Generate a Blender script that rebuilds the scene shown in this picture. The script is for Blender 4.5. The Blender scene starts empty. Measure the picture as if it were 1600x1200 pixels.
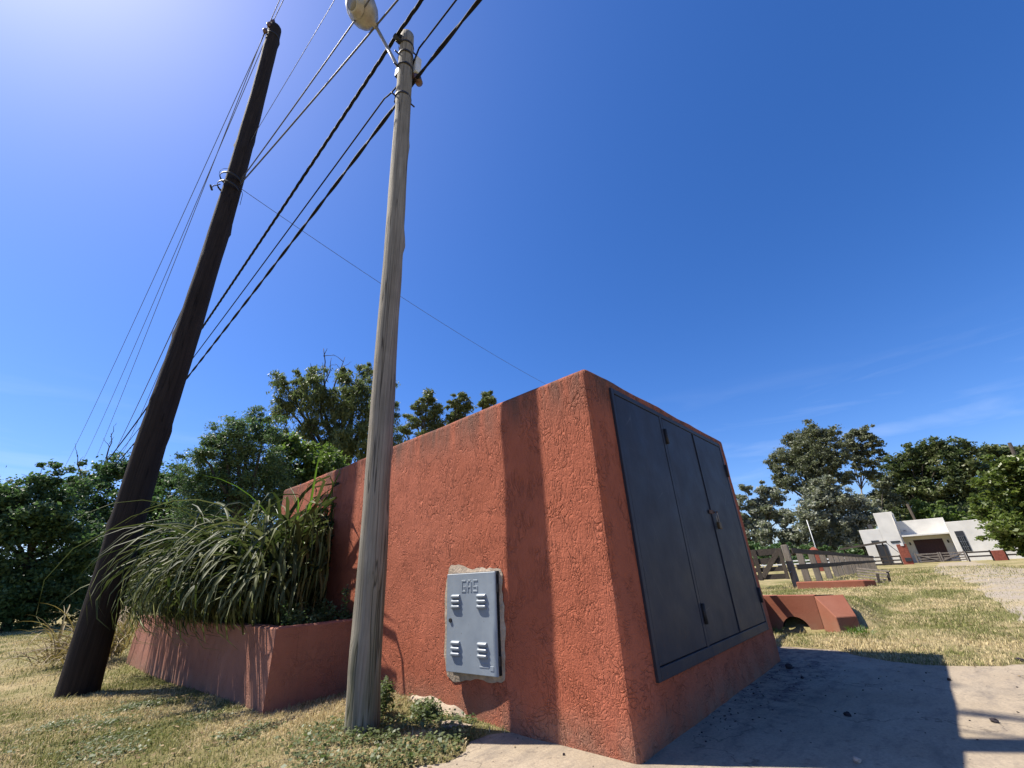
import bpy, bmesh, math, random
import numpy as np
from mathutils import Vector, Matrix, noise as mnoise

random.seed(11)
rng = np.random.default_rng(11)
scene = bpy.context.scene
col = scene.collection
R = math.radians

# ------------------------------------------------------------------ camera
cam_data = bpy.data.cameras.new("camera")
cam_data.sensor_fit = 'HORIZONTAL'
cam_data.sensor_width = 36.0
cam_data.lens = 36.0 * 648.0 / 1600.0
cam_data.clip_start = 0.05
cam_data.clip_end = 3000.0
cam = bpy.data.objects.new("camera", cam_data)
col.objects.link(cam)
right = Vector((0.67889, -0.73248, -0.05089))
up = Vector((-0.27569, -0.31853, 0.90693))
back = Vector((-0.68052, -0.60167, -0.41819))
m3 = Matrix((right, up, back)).transposed()
cam.matrix_world = Matrix.Translation((0, 0, 1.0)) @ m3.to_4x4()
scene.camera = cam

# ------------------------------------------------------------------ sun and sky
SUN_AZ = Vector((-0.515, 0.857, 0)).normalized()
SUN_EL = R(57.5)
sun_dir = Vector((SUN_AZ.x * math.cos(SUN_EL), SUN_AZ.y * math.cos(SUN_EL), math.sin(SUN_EL)))
world = bpy.data.worlds.new("World")
scene.world = world
world.use_nodes = True
wn, wl = world.node_tree.nodes, world.node_tree.links
wn.clear()
sky = wn.new('ShaderNodeTexSky')
sky.sky_type = 'NISHITA'
sky.sun_disc = False
sky.sun_elevation = SUN_EL
sky.sun_rotation = math.atan2(SUN_AZ.x, SUN_AZ.y)
sky.altitude = 300
sky.air_density = 1.0
sky.dust_density = 0.8
sky.ozone_density = 3.0
hsv = wn.new('ShaderNodeHueSaturation')
hsv.inputs['Saturation'].default_value = 1.28
hsv.inputs['Hue'].default_value = 0.5
hsv.inputs['Value'].default_value = 1.0
wl.new(sky.outputs[0], hsv.inputs['Color'])
wb = wn.new('ShaderNodeMix'); wb.data_type = 'RGBA'; wb.blend_type = 'MULTIPLY'; wb.inputs['Factor'].default_value = 1.0
wb.inputs[7].default_value = (0.80, 0.84, 1.10, 1); wl.new(hsv.outputs[0], wb.inputs[6])
# thin cirrus low above the horizon
tc = wn.new('ShaderNodeTexCoord')
mp = wn.new('ShaderNodeMapping'); mp.inputs['Scale'].default_value = (1.6, 1.6, 11.0)
wl.new(tc.outputs['Generated'], mp.inputs[0])
cn = wn.new('ShaderNodeTexNoise'); cn.inputs['Scale'].default_value = 2.6; cn.inputs['Detail'].default_value = 6; cn.inputs['Distortion'].default_value = 0.6
wl.new(mp.outputs[0], cn.inputs['Vector'])
cr = wn.new('ShaderNodeMapRange'); cr.inputs['From Min'].default_value = 0.5; cr.inputs['From Max'].default_value = 0.78
wl.new(cn.outputs[0], cr.inputs['Value'])
sx = wn.new('ShaderNodeSeparateXYZ'); wl.new(tc.outputs['Generated'], sx.inputs[0])
b1 = wn.new('ShaderNodeMapRange'); b1.inputs['From Min'].default_value = 0.36; b1.inputs['From Max'].default_value = 0.2
wl.new(sx.outputs['Z'], b1.inputs['Value'])
mu = wn.new('ShaderNodeMath'); mu.operation = 'MULTIPLY'; wl.new(cr.outputs[0], mu.inputs[0]); wl.new(b1.outputs[0], mu.inputs[1])
mu2 = wn.new('ShaderNodeMath'); mu2.operation = 'MULTIPLY'; mu2.inputs[1].default_value = 0.13; wl.new(mu.outputs[0], mu2.inputs[0])
mixc = wn.new('ShaderNodeMix'); mixc.data_type = 'RGBA'
wl.new(mu2.outputs[0], mixc.inputs['Factor']); wl.new(wb.outputs[2], mixc.inputs[6]); mixc.inputs[7].default_value = (7.5, 7.9, 8.6, 1)
bg = wn.new('ShaderNodeBackground'); bg.inputs['Strength'].default_value = 0.088
wl.new(mixc.outputs[2], bg.inputs['Color'])
wo = wn.new('ShaderNodeOutputWorld'); wl.new(bg.outputs[0], wo.inputs['Surface'])

sun_data = bpy.data.lights.new("sun", 'SUN')
sun_data.energy = 5.0
sun_data.angle = R(0.53)
sun_data.color = (1.0, 0.93, 0.82)
sun = bpy.data.objects.new("sun", sun_data)
col.objects.link(sun)
sun.rotation_euler = (-sun_dir).to_track_quat('-Z', 'Y').to_euler()
sun.location = (0, 0, 30)

scene.view_settings.view_transform = 'Standard'
scene.view_settings.look = 'None'
scene.view_settings.gamma = 1.0
scene.view_settings.exposure = 0.95
scene.view_settings.use_curve_mapping = False
scene.render.engine = 'CYCLES'
scene.cycles.max_bounces = 8
scene.cycles.transparent_max_bounces = 8

# ------------------------------------------------------------------ object helpers
def tag(o, label=None, cat=None, group=None, kind=None):
    if label: o["label"] = label
    if cat: o["category"] = cat
    if group: o["group"] = group
    if kind: o["kind"] = kind
    return o

def empty(name, loc=(0, 0, 0), label=None, cat=None, group=None):
    o = bpy.data.objects.new(name, None)
    o.empty_display_size = 0.2
    o.location = loc
    col.objects.link(o)
    return tag(o, label, cat, group)

def link(name, me, m, parent=None, smooth=False):
    if m is not None and len(me.materials) == 0:
        me.materials.append(m)
    if smooth:
        me.polygons.foreach_set('use_smooth', [True] * len(me.polygons))
    o = bpy.data.objects.new(name, me)
    col.objects.link(o)
    if parent is not None:
        o.parent = parent
        # geometry is authored in world coordinates: undo the parent's offset
        off = Vector((0, 0, 0)); p = parent
        while p is not None:
            off += p.location; p = p.parent
        o.location = -off
    return o

def bm_obj(name, bm, m, parent=None, smooth=False):
    me = bpy.data.meshes.new(name)
    bm.normal_update()
    bm.to_mesh(me); bm.free()
    return link(name, me, m, parent, smooth)

def np_obj(name, verts, faces, m, parent=None, smooth=False):
    """verts (n,3) array, faces (k,3|4) int array"""
    me = bpy.data.meshes.new(name)
    verts = np.asarray(verts, np.float32); faces = np.asarray(faces, np.int32)
    k, c = faces.shape
    me.vertices.add(len(verts)); me.vertices.foreach_set('co', verts.ravel())
    me.loops.add(k * c); me.loops.foreach_set('vertex_index', faces.ravel())
    me.polygons.add(k)
    me.polygons.foreach_set('loop_start', np.arange(0, k * c, c, dtype=np.int32))
    me.update(calc_edges=True); me.validate()
    return link(name, me, m, parent, smooth)

def add_box(bm, lo, hi, bev=0.0, rot=None, jit=0.0):
    lo, hi = Vector(lo), Vector(hi)
    c, s = (lo + hi) / 2, hi - lo
    r = bmesh.ops.create_cube(bm, size=1.0)
    vs = r['verts']
    for v in vs:
        v.co = Vector((v.co.x * s.x, v.co.y * s.y, v.co.z * s.z))
        if jit: v.co += Vector((random.uniform(-jit, jit), random.uniform(-jit, jit), random.uniform(-jit, jit)))
    if bev > 0:
        es = list({e for v in vs for e in v.link_edges})
        r2 = bmesh.ops.bevel(bm, geom=es, offset=bev, segments=1, affect='EDGES')
        vs = list({v for f in r2['faces'] for v in f.verts} | {v for v in vs if v.is_valid})
    for v in vs:
        if rot is not None: v.co = rot @ v.co
        v.co += c
    return vs

def box(name, lo, hi, m, parent=None, bev=0.004, rot=None, jit=0.0):
    bm = bmesh.new(); add_box(bm, lo, hi, bev, rot, jit)
    return bm_obj(name, bm, m, parent)

def beam(name, a, b, w, h, m, parent=None, bev=0.004, upv=(0, 0, 1)):
    """rectangular bar from a to b, w across, h along the up vector"""
    a, b = Vector(a), Vector(b); d = b - a; L = d.length; d.normalize()
    u = Vector(upv); s = d.cross(u).normalized(); u = s.cross(d).normalized()
    rot = Matrix((d, s, u)).transposed()
    bm = bmesh.new(); add_box(bm, (-L / 2, -w / 2, -h / 2), (L / 2, w / 2, h / 2), bev, rot)
    c = (a + b) / 2
    for v in bm.verts: v.co += c
    return bm_obj(name, bm, m, parent)

def tube_arrays(pts, rad, n=8, cap=True):
    pts = [Vector(p) for p in pts]
    if not hasattr(rad, '__len__'): rad = [rad] * len(pts)
    V, F = [], []
    for i, p in enumerate(pts):
        t = (pts[min(i + 1, len(pts) - 1)] - pts[max(i - 1, 0)]).normalized()
        a = Vector((0, 0, 1)) if abs(t.z) < 0.9 else Vector((1, 0, 0))
        s = t.cross(a).normalized(); u = s.cross(t).normalized()
        for k in range(n):
            an = 2 * math.pi * k / n
            V.append(p + (s * math.cos(an) + u * math.sin(an)) * rad[i])
    for i in range(len(pts) - 1):
        for k in range(n):
            k2 = (k + 1) % n
            F.append((i * n + k, i * n + k2, (i + 1) * n + k2, (i + 1) * n + k))
    if cap:
        b = len(V); V.append(pts[0]); V.append(pts[-1])
        for k in range(n):
            k2 = (k + 1) % n
            F.append((b, k2, k)); F.append((b + 1, (len(pts) - 1) * n + k, (len(pts) - 1) * n + k2))
    return V, F

def tubes(name, specs, m, parent=None, n=8, smooth=True):
    V, F = [], []
    for pts, rad in specs:
        v, f = tube_arrays(pts, rad, n)
        o = len(V); V += v; F += [tuple(i + o for i in q) for q in f]
    me = bpy.data.meshes.new(name); me.from_pydata(V, [], F); me.update()
    return link(name, me, m, parent, smooth)

# ------------------------------------------------------------------ materials
MATS = {}
class NT:
    """tiny node-tree helper"""
    def __init__(s, name):
        s.m = bpy.data.materials.new(name); s.m.use_nodes = True
        s.n, s.l = s.m.node_tree.nodes, s.m.node_tree.links
        s.b = s.n.get('Principled BSDF'); s.out = s.n.get('Material Output')
    def put(s, sock, v):
        if hasattr(v, 'is_linked') or isinstance(v, bpy.types.NodeSocket): s.l.new(v, sock)
        else: sock.default_value = v
    def coord(s, kind='Object', scale=(1, 1, 1), rot=(0, 0, 0)):
        t = s.n.new('ShaderNodeTexCoord'); mp = s.n.new('ShaderNodeMapping')
        mp.inputs['Scale'].default_value = scale; mp.inputs['Rotation'].default_value = rot
        if kind == 'World':
            g = s.n.new('ShaderNodeNewGeometry'); s.l.new(g.outputs['Position'], mp.inputs[0])
        else: s.l.new(t.outputs[kind], mp.inputs[0])
        return mp.outputs[0]
    def noise(s, vec, scale, detail=4, rough=0.55, dist=0.0):
        t = s.n.new('ShaderNodeTexNoise'); s.l.new(vec, t.inputs['Vector'])
        t.inputs['Scale'].default_value = scale; t.inputs['Detail'].default_value = detail
        t.inputs['Roughness'].default_value = rough; t.inputs['Distortion'].default_value = dist
        return t.outputs[0]
    def voro(s, vec, scale, feature='F1', out='Distance', rand=1.0):
        t = s.n.new('ShaderNodeTexVoronoi'); t.feature = feature; s.l.new(vec, t.inputs['Vector'])
        t.inputs['Scale'].default_value = scale; t.inputs['Randomness'].default_value = rand
        return t.outputs[out]
    def rng(s, v, a, b, c=0.0, d=1.0, smooth=False):
        t = s.n.new('ShaderNodeMapRange')
        if smooth: t.interpolation_type = 'SMOOTHSTEP'
        s.put(t.inputs['Value'], v)
        for k, x in (('From Min', a), ('From Max', b), ('To Min', c), ('To Max', d)): t.inputs[k].default_value = x
        return t.outputs[0]
    def math(s, op, a, b=0.0):
        t = s.n.new('ShaderNodeMath'); t.operation = op; s.put(t.inputs[0], a); s.put(t.inputs[1], b)
        return t.outputs[0]
    def mix(s, f, a, b, blend='MIX'):
        t = s.n.new('ShaderNodeMix'); t.data_type = 'RGBA'; t.blend_type = blend
        s.put(t.inputs['Factor'], f)
        s.put(t.inputs[6], a if not isinstance(a, tuple) else (*a[:3], 1)); s.put(t.inputs[7], b if not isinstance(b, tuple) else (*b[:3], 1))
        return t.outputs[2]
    def xyz(s, kind='World'):
        t = s.n.new('ShaderNodeSeparateXYZ'); s.l.new(s.coord(kind), t.inputs[0]); return t.outputs
    def bump(s, h, strength=0.5, dist=0.02):
        t = s.n.new('ShaderNodeBump'); t.inputs['Strength'].default_value = strength; t.inputs['Distance'].default_value = dist
        s.l.new(h, t.inputs['Height']); s.l.new(t.outputs[0], s.b.inputs['Normal']); return t
    def fin(s, color, rough=0.8, spec=0.3, metal=0.0):
        s.put(s.b.inputs['Base Color'], color if not isinstance(color, tuple) else (*color[:3], 1))
        s.put(s.b.inputs['Roughness'], rough); s.b.inputs['Specular IOR Level'].default_value = spec
        s.b.inputs['Metallic'].default_value = metal
        return s.m

def plain(name, c, rough=0.7, metal=0.0, var=0.15, scale=6.0, spec=0.3, bump=0.0, bscale=60):
    t = NT(name); v = t.coord('World')
    n = t.noise(v, scale, 5)
    colr = t.mix(t.rng(n, 0.3, 0.7), tuple(x * (1 - var) for x in c), tuple(min(1, x * (1 + var)) for x in c))
    if bump: t.bump(t.noise(v, bscale, 4), bump, 0.01)
    return t.fin(colr, rough, spec, metal)

def stucco(name, base, relief=1.0, dusty=0.25, top=None, bottom=None):
    """coarse raked render: worm-like trowel strokes as fine relief, rain stains under the top, splash dirt at the foot"""
    t = NT(name); v = t.coord('World')
    z = t.xyz()['Z']
    # strokes: iso-lines of a distorted noise; stretched upright higher up, swirled lower down
    vs = t.coord('World', (1, 1, 0.42)); vh = t.coord('World', (1, 1, 1.5))
    def strokes(vec, sc, w):
        n = t.noise(vec, sc, 1.6, 0.5, 1.2)
        d = t.math('ABSOLUTE', t.math('SUBTRACT', n, 0.5))
        return t.rng(d, 0.0, w, 1.0, 0.0, True)
    s1 = strokes(vs, 15, 0.05); s2 = strokes(vh, 11, 0.035); s3 = strokes(vs, 27, 0.06)
    up_mask = t.rng(t.math('ADD', z, t.math('MULTIPLY', t.noise(v, 1.3, 2), 1.6)), 1.3, 2.3, 0, 1, True)
    patch = t.rng(t.noise(v, 4.5, 2), 0.42, 0.6, 0, 1, True)
    m1 = t.math('MULTIPLY', s1, up_mask)
    m2 = t.math('MULTIPLY', s2, t.math('SUBTRACT', 1.0, up_mask))
    groove = t.math('MULTIPLY', t.math('ADD', m1, t.math('ADD', m2, t.math('MULTIPLY', s3, 0.5))), t.rng(patch, 0, 1, 0.25, 1))
    fine = t.noise(v, 95, 3)
    lumps = t.noise(v, 9, 3)
    h = t.math('ADD', t.math('MULTIPLY', groove, -0.75), t.math('ADD', t.math('MULTIPLY', fine, 0.35), t.math('MULTIPLY', lumps, 0.55)))
    t.bump(h, 0.75 * relief, 0.016)
    c = t.mix(t.rng(t.noise(v, 2.2, 4), 0.3, 0.7), tuple(x * 0.88 for x in base), tuple(x * 1.1 for x in base))
    grey = tuple(0.55 * x + 0.45 * y for x, y in zip(base, (0.22, 0.145, 0.11)))
    c = t.mix(t.math('MULTIPLY', t.rng(t.noise(v, 1.1, 5), 0.45, 0.75), dusty), c, grey)
    c = t.mix(t.math('MULTIPLY', groove, 0.12), c, tuple(x * 0.5 for x in base))
    fade = t.rng(t.noise(t.coord('World', (1, 1, 0.6)), 0.9, 3, 0.5, 0.8), 0.46, 0.62, 0, 1, True)
    c = t.mix(t.math('MULTIPLY', fade, 0.28), c, tuple(min(1, x * 1.25 + 0.02) for x in base))
    rain = t.rng(t.noise(t.coord('World', (9, 9, 0.25)), 1.0, 4, 0.6), 0.56, 0.72)
    c = t.mix(t.math('MULTIPLY', rain, 0.18), c, tuple(x * 0.62 for x in base))
    hair = t.rng(t.voro(t.coord('World', (1, 1, 0.7), (0.4, 0.2, 0.1)), 0.8, 'DISTANCE_TO_EDGE'), 0.0, 0.0025, 1, 0)
    c = t.mix(t.math('MULTIPLY', hair, t.rng(t.noise(v, 2, 3), 0.5, 0.6, 0, 0.5)), c, tuple(x * 0.3 for x in base))
    if top is not None:      # weathering grown down from the exposed top edge
        streak = t.noise(t.coord('World', (7, 7, 0.9)), 1.0, 4)
        f = t.math('MULTIPLY', t.rng(z, top - 0.5, top - 0.02, 0, 1, True), t.rng(streak, 0.36, 0.62))
        c = t.mix(t.math('MULTIPLY', f, 0.75), c, (0.085, 0.06, 0.045))
    if bottom is not None:   # splash of soil
        f = t.math('MULTIPLY', t.rng(z, bottom + 0.30, bottom, 0, 1, True), t.rng(t.noise(v, 5, 4), 0.25, 0.6))
        c = t.mix(t.math('MULTIPLY', f, 0.6), c, (0.22, 0.15, 0.105))
    return t.fin(c, 0.88, 0.2)

def wood(name, c1, c2, scale=1.0, green=0.0, axis='Z', rough=0.85, crack=0.5):
    t = NT(name)
    st = {'Z': (22, 22, 0.9), 'X': (0.9, 22, 22), 'Y': (22, 0.9, 22)}[axis]
    v = t.coord('World', tuple(a * scale for a in st)); w = t.coord('World')
    g1 = t.noise(v, 1.0, 6, 0.65, 0.3); g2 = t.noise(v, 3.5, 4)
    c = t.mix(t.rng(g1, 0.28, 0.72), c1, c2)
    c = t.mix(t.math('MULTIPLY', t.rng(t.noise(w, 2.3, 5), 0.45, 0.75), 0.45), c, tuple(x * 0.55 for x in c1))
    fine_g = t.noise(t.coord('World', tuple(a * scale * (3.2 if a > 5 else 1.6) for a in st)), 1.0, 5, 0.7)
    c = t.mix(t.rng(fine_g, 0.42, 0.66, 0, 0.55), c, tuple(x * 0.5 for x in c1))
    lv = t.coord('World', tuple(a * scale * (0.55 if a > 5 else 0.28) for a in st))
    li = t.math('ABSOLUTE', t.math('SUBTRACT', t.noise(lv, 1.0, 2, 0.4), 0.5))
    ck = t.math('MAXIMUM', t.rng(g1, 0.30, 0.345, 1, 0, True), t.rng(li, 0.0, 0.012, 1, 0, True))
    c = t.mix(t.math('MULTIPLY', ck, crack), c, tuple(x * 0.25 for x in c1))
    if green:
        z = t.xyz()['Z']
        f = t.math('MULTIPLY', t.rng(z, 1.5, 0.1, 0, 1), t.rng(t.noise(v, 0.6, 4), 0.35, 0.65))
        c = t.mix(t.math('MULTIPLY', f, green), c, (0.075, 0.082, 0.030))
    h = t.math('ADD', t.math('MULTIPLY', g1, 0.8), t.math('ADD', t.math('MULTIPLY', fine_g, 0.5), t.math('MULTIPLY', ck, -0.6)))
    t.bump(h, 0.55, 0.02)
    return t.fin(c, rough, 0.2)

def foliage(name, a, b, c=None, trans=0.35, rough=0.5, spec=0.35, power=1.0):
    t = NT(name)
    g = t.n.new('ShaderNodeNewGeometry'); r = g.outputs['Random Per Island']
    colr = t.mix(t.math('POWER', r, power), a, b)
    if c is not None:
        colr = t.mix(t.rng(t.noise(t.coord('World'), 0.55, 3), 0.42, 0.68), colr, c)
    t.fin(colr, rough, spec)
    tr = t.n.new('ShaderNodeBsdfTranslucent'); t.put(tr.inputs['Color'], t.mix(0.5, colr, (a[0] * 1.6, a[1] * 1.9, a[2] * 0.8), 'MIX'))
    mx = t.n.new('ShaderNodeMixShader'); mx.inputs[0].default_value = trans
    t.l.new(t.b.outputs[0], mx.inputs[1]); t.l.new(tr.outputs[0], mx.inputs[2]); t.l.new(mx.outputs[0], t.out.inputs['Surface'])
    return t.m

def lawn_colour(t):
    """straw, green and bare-earth patches by world position; used by soil and blades alike"""
    v = t.coord('World')
    n1 = t.noise(v, 0.75, 5, 0.6); n2 = t.noise(v, 3.2, 4, 0.6); n3 = t.noise(v, 0.23, 3)
    x = t.math('ADD', t.math('MULTIPLY', n1, 0.5), t.math('ADD', t.math('MULTIPLY', n2, 0.3), t.math('MULTIPLY', n3, 0.2)))
    return v, x

M = {}
M['stucco'] = stucco('red_render', (0.342, 0.100, 0.053), 1.1, 0.24, top=2.5, bottom=0.0)
M['stucco_planter'] = stucco('faded_red_render', (0.30, 0.128, 0.085), 0.8, 0.8, top=None, bottom=-0.1)
M['stucco_culvert'] = stucco('worn_red_render', (0.25, 0.086, 0.050), 0.3, 0.6, bottom=0.0)
M['door_paint'] = None
t = NT('dark_blue_grey_paint'); v = t.coord('World')
c = t.mix(t.rng(t.noise(v, 2.5, 5), 0.35, 0.7), (0.020, 0.023, 0.034), (0.027, 0.030, 0.043))
scr = t.rng(t.voro(t.coord('World', (3, 3, 0.6), (0.3, 0.8, 0.2)), 2.0, 'DISTANCE_TO_EDGE'), 0.0, 0.006, 1, 0)
c = t.mix(t.math('MULTIPLY', scr, t.math('MULTIPLY', t.rng(t.noise(v, 3, 3), 0.45, 0.6), 0.35)), c, (0.15, 0.15, 0.16))
c = t.mix(t.math('MULTIPLY', t.rng(t.xyz()['Z'], 1.0, 0.3), t.rng(t.noise(v, 6, 5), 0.4, 0.7, 0, 0.35)), c, (0.06, 0.055, 0.055))
c = t.mix(t.math('MULTIPLY', t.rng(t.xyz()['Z'], 0.75, 0.36, 0, 1), t.rng(t.noise(v, 34, 4), 0.60, 0.68, 0, 0.8)), c, (0.07, 0.035, 0.02))
t.bump(t.noise(v, 3.2, 3), 0.35, 0.02)
M['door_paint'] = t.fin(c, t.rng(t.noise(v, 4, 4), 0.3, 0.7, 0.48, 0.6), 0.25)
M['gap'] = plain('dark_gap', (0.012, 0.012, 0.014), 0.9)
t = NT('blue_grey_cabinet_paint'); v = t.coord('World')
c = t.mix(t.rng(t.noise(v, 7, 5), 0.35, 0.7), (0.205, 0.238, 0.272), (0.25, 0.288, 0.322))
c = t.mix(t.math('MULTIPLY', t.rng(t.noise(t.coord('World', (1, 14, 0.8)), 3, 5), 0.55, 0.75), 0.35), c, (0.28, 0.30, 0.31))
c = t.mix(t.rng(t.noise(v, 40, 3), 0.70, 0.74, 0, 0.7), c, (0.12, 0.08, 0.06))
M['cabinet'] = t.fin(c, 0.45, 0.4)
M['mortar'] = plain('rough_mortar', (0.33, 0.265, 0.20), 0.95, var=0.3, scale=12, bump=0.9, bscale=45)
M['rust'] = plain('rusty_steel', (0.10, 0.055, 0.035), 0.75, 0.3, 0.4, 20)
M['brass'] = plain('padlock_brass', (0.09, 0.06, 0.03), 0.5, 0.6)
M['steel'] = plain('galvanised_steel', (0.30, 0.30, 0.30), 0.5, 0.7, 0.25, 12)
M['black_steel'] = plain('blackened_steel', (0.035, 0.033, 0.032), 0.6, 0.3, 0.3)
M['cable'] = plain('black_cable_sheath', (0.014, 0.014, 0.015), 0.75, spec=0.12)
M['bare_wire'] = plain('weathered_conductor', (0.10, 0.10, 0.11), 0.5, 0.4)
M['pole_grey'] = wood('silvered_pole_wood', (0.205, 0.178, 0.138), (0.36, 0.322, 0.258), green=0.8, crack=0.9)
M['pole_dark'] = wood('tarred_pole_wood', (0.020, 0.014, 0.011), (0.040, 0.029, 0.023), crack=0.7)
M['plank'] = wood('weathered_planks', (0.058, 0.046, 0.036), (0.11, 0.090, 0.070), 0.8, axis='X')
M['post'] = wood('weathered_posts', (0.145, 0.122, 0.098), (0.245, 0.212, 0.178), 0.8)
M['plank_dark'] = wood('dark_planks', (0.038, 0.031, 0.026), (0.075, 0.062, 0.050), 0.8, axis='X')
M['ceramic'] = plain('glazed_insulator', (0.10, 0.05, 0.035), 0.2, spec=0.6)
M['lamp_grey'] = plain('weathered_aluminium', (0.34, 0.32, 0.295), 0.45, 0.35, 0.2, 9)
M['lamp_lens'] = plain('dull_refractor', (0.16, 0.15, 0.14), 0.25, spec=0.6)
M['white_box'] = plain('white_plastic', (0.58, 0.58, 0.56), 0.5)
M['white_wall'] = plain('white_painted_render', (0.62, 0.595, 0.53), 0.85, var=0.10, scale=0.8, bump=0.2)
M['brown_door'] = plain('dark_red_brown_door', (0.045, 0.016, 0.013), 0.5, var=0.25)
M['window_dark'] = plain('dark_window_frame', (0.030, 0.032, 0.036), 0.5)
M['glass'] = plain('dark_window_glass', (0.02, 0.025, 0.03), 0.08, spec=0.8)
M['brick_red'] = plain('red_painted_brick', (0.205, 0.058, 0.036), 0.85, var=0.25, scale=7, bump=0.5)
M['soil'] = plain('dark_planting_soil', (0.05, 0.035, 0.025), 0.95, var=0.4, scale=9, bump=1.0, bscale=30)
M['stone'] = plain('dusty_stone', (0.34, 0.28, 0.22), 0.9, var=0.3, scale=15, bump=0.6)
M['lump'] = plain('dark_dried_clod', (0.028, 0.022, 0.026), 0.85, var=0.5, scale=30, bump=0.8)
M['bark_pale'] = wood('pale_bark', (0.12, 0.10, 0.08), (0.22, 0.19, 0.155), 0.3)
M['bark'] = wood('brown_bark', (0.05, 0.04, 0.03), (0.10, 0.08, 0.06), 0.3)
M['leaf_dark'] = foliage('dark_leaves', (0.052, 0.098, 0.048), (0.115, 0.170, 0.062), (0.085, 0.145, 0.048))
M['leaf_mid'] = foliage('mid_green_leaves', (0.065, 0.110, 0.055), (0.135, 0.18, 0.080), (0.095, 0.15, 0.058))
M['leaf_light'] = foliage('yellow_green_leaves', (0.075, 0.12, 0.028), (0.14, 0.18, 0.05), (0.10, 0.145, 0.035), 0.45)
M['leaf_willow'] = foliage('grey_green_leaves', (0.095, 0.125, 0.055), (0.20, 0.215, 0.095), (0.14, 0.165, 0.07), 0.35)
M['leaf_euc'] = foliage('olive_gum_leaves', (0.085, 0.100, 0.062), (0.175, 0.185, 0.115), (0.13, 0.135, 0.075), 0.3)
M['leaf_silver'] = foliage('silvery_leaves', (0.15, 0.165, 0.125), (0.28, 0.29, 0.235), (0.17, 0.18, 0.11), 0.3)
M['leaf_oak'] = foliage('dense_dark_leaves', (0.050, 0.078, 0.033), (0.11, 0.14, 0.052), (0.125, 0.13, 0.048), 0.3)
M['leaf_citrus'] = foliage('glossy_citrus_leaves', (0.070, 0.105, 0.024), (0.155, 0.185, 0.042), None, 0.4, 0.4, 0.4)
M['leaf_conifer'] = foliage('pine_needles', (0.10, 0.125, 0.055), (0.18, 0.19, 0.085), None, 0.3)
M['strap'] = foliage('strap_leaves', (0.026, 0.040, 0.013), (0.19, 0.20, 0.085), None, 0.28, 0.55, 0.2, 1.7)
M['strap_fresh'] = foliage('fresh_strap_leaves', (0.07, 0.13, 0.018), (0.12, 0.19, 0.03), None, 0.4, 0.4, 0.5)
M['strap_dry'] = foliage('dry_strap_leaves', (0.17, 0.135, 0.055), (0.30, 0.235, 0.11), (0.16, 0.09, 0.05), 0.25, 0.6)
M['weed'] = foliage('weed_leaves', (0.065, 0.092, 0.035), (0.15, 0.175, 0.075), None, 0.35, 0.5)

# lawn soil
t = NT('dry_lawn'); v, x = lawn_colour(t)
c = t.mix(t.rng(x, 0.44, 0.58), (0.15, 0.15, 0.05), (0.38, 0.305, 0.165))
c = t.mix(t.math('MULTIPLY', t.rng(t.noise(v, 26, 5, 0.7), 0.40, 0.62), 0.5), c, (0.19, 0.145, 0.082))
c = t.mix(t.rng(t.noise(v, 1.7, 5), 0.62, 0.72, 0, 0.55), c, (0.27, 0.215, 0.15))
t.bump(t.noise(v, 38, 6, 0.7), 1.0, 0.03)
M['lawn'] = t.fin(c, 0.95, 0.1)
# grass blades
t = NT('grass_blades'); v, x = lawn_colour(t)
g = t.n.new('ShaderNodeNewGeometry'); r = g.outputs['Random Per Island']
dry = t.mix(r, (0.38, 0.305, 0.15), (0.60, 0.50, 0.29)); grn = t.mix(r, (0.11, 0.13, 0.034), (0.25, 0.25, 0.08))
f = t.math('ADD', t.rng(x, 0.45, 0.57), t.math('MULTIPLY', t.math('SUBTRACT', r, 0.5), 0.9))
c = t.mix(t.rng(f, 0.2, 0.8), grn, dry)
t.fin(c, 0.7, 0.2)
tr = t.n.new('ShaderNodeBsdfTranslucent'); t.l.new(c, tr.inputs['Color'])
mx = t.n.new('ShaderNodeMixShader'); mx.inputs[0].default_value = 0.3
t.l.new(t.b.outputs[0], mx.inputs[1]); t.l.new(tr.outputs[0], mx.inputs[2]); t.l.new(mx.outputs[0], t.out.inputs['Surface'])
M['grass'] = t.m
# concrete apron
t = NT('dusty_concrete'); v = t.coord('World')
c = t.mix(t.rng(t.noise(v, 1.6, 6, 0.6), 0.3, 0.7), (0.285, 0.230, 0.160), (0.385, 0.32, 0.235))
c = t.mix(t.rng(t.noise(v, 60, 4, 0.7), 0.35, 0.7, 0, 0.55), c, (0.165, 0.135, 0.105))
c = t.mix(t.rng(t.noise(t.coord('World', (1, 3, 1), (0, 0, 0.5)), 2.6, 6, 0.7), 0.48, 0.68, 0, 0.7), c, (0.165, 0.140, 0.115))
c = t.mix(t.rng(t.noise(v, 14, 5, 0.7), 0.58, 0.66, 0, 0.5), c, (0.14, 0.115, 0.09))
wv = t.n.new('ShaderNodeVectorMath'); wv.operation = 'ADD'; t.l.new(v, wv.inputs[0])
nv_ = t.n.new('ShaderNodeTexNoise'); nv_.inputs['Scale'].default_value = 2.2; nv_.inputs['Detail'].default_value = 5; t.l.new(v, nv_.inputs['Vector']); t.l.new(nv_.outputs['Color'], wv.inputs[1])
crk = t.rng(t.voro(wv.outputs[0], 0.55, 'DISTANCE_TO_EDGE'), 0.0, 0.006, 1, 0)
c = t.mix(t.math('MULTIPLY', crk, 0.65), c, (0.08, 0.065, 0.05))
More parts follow.
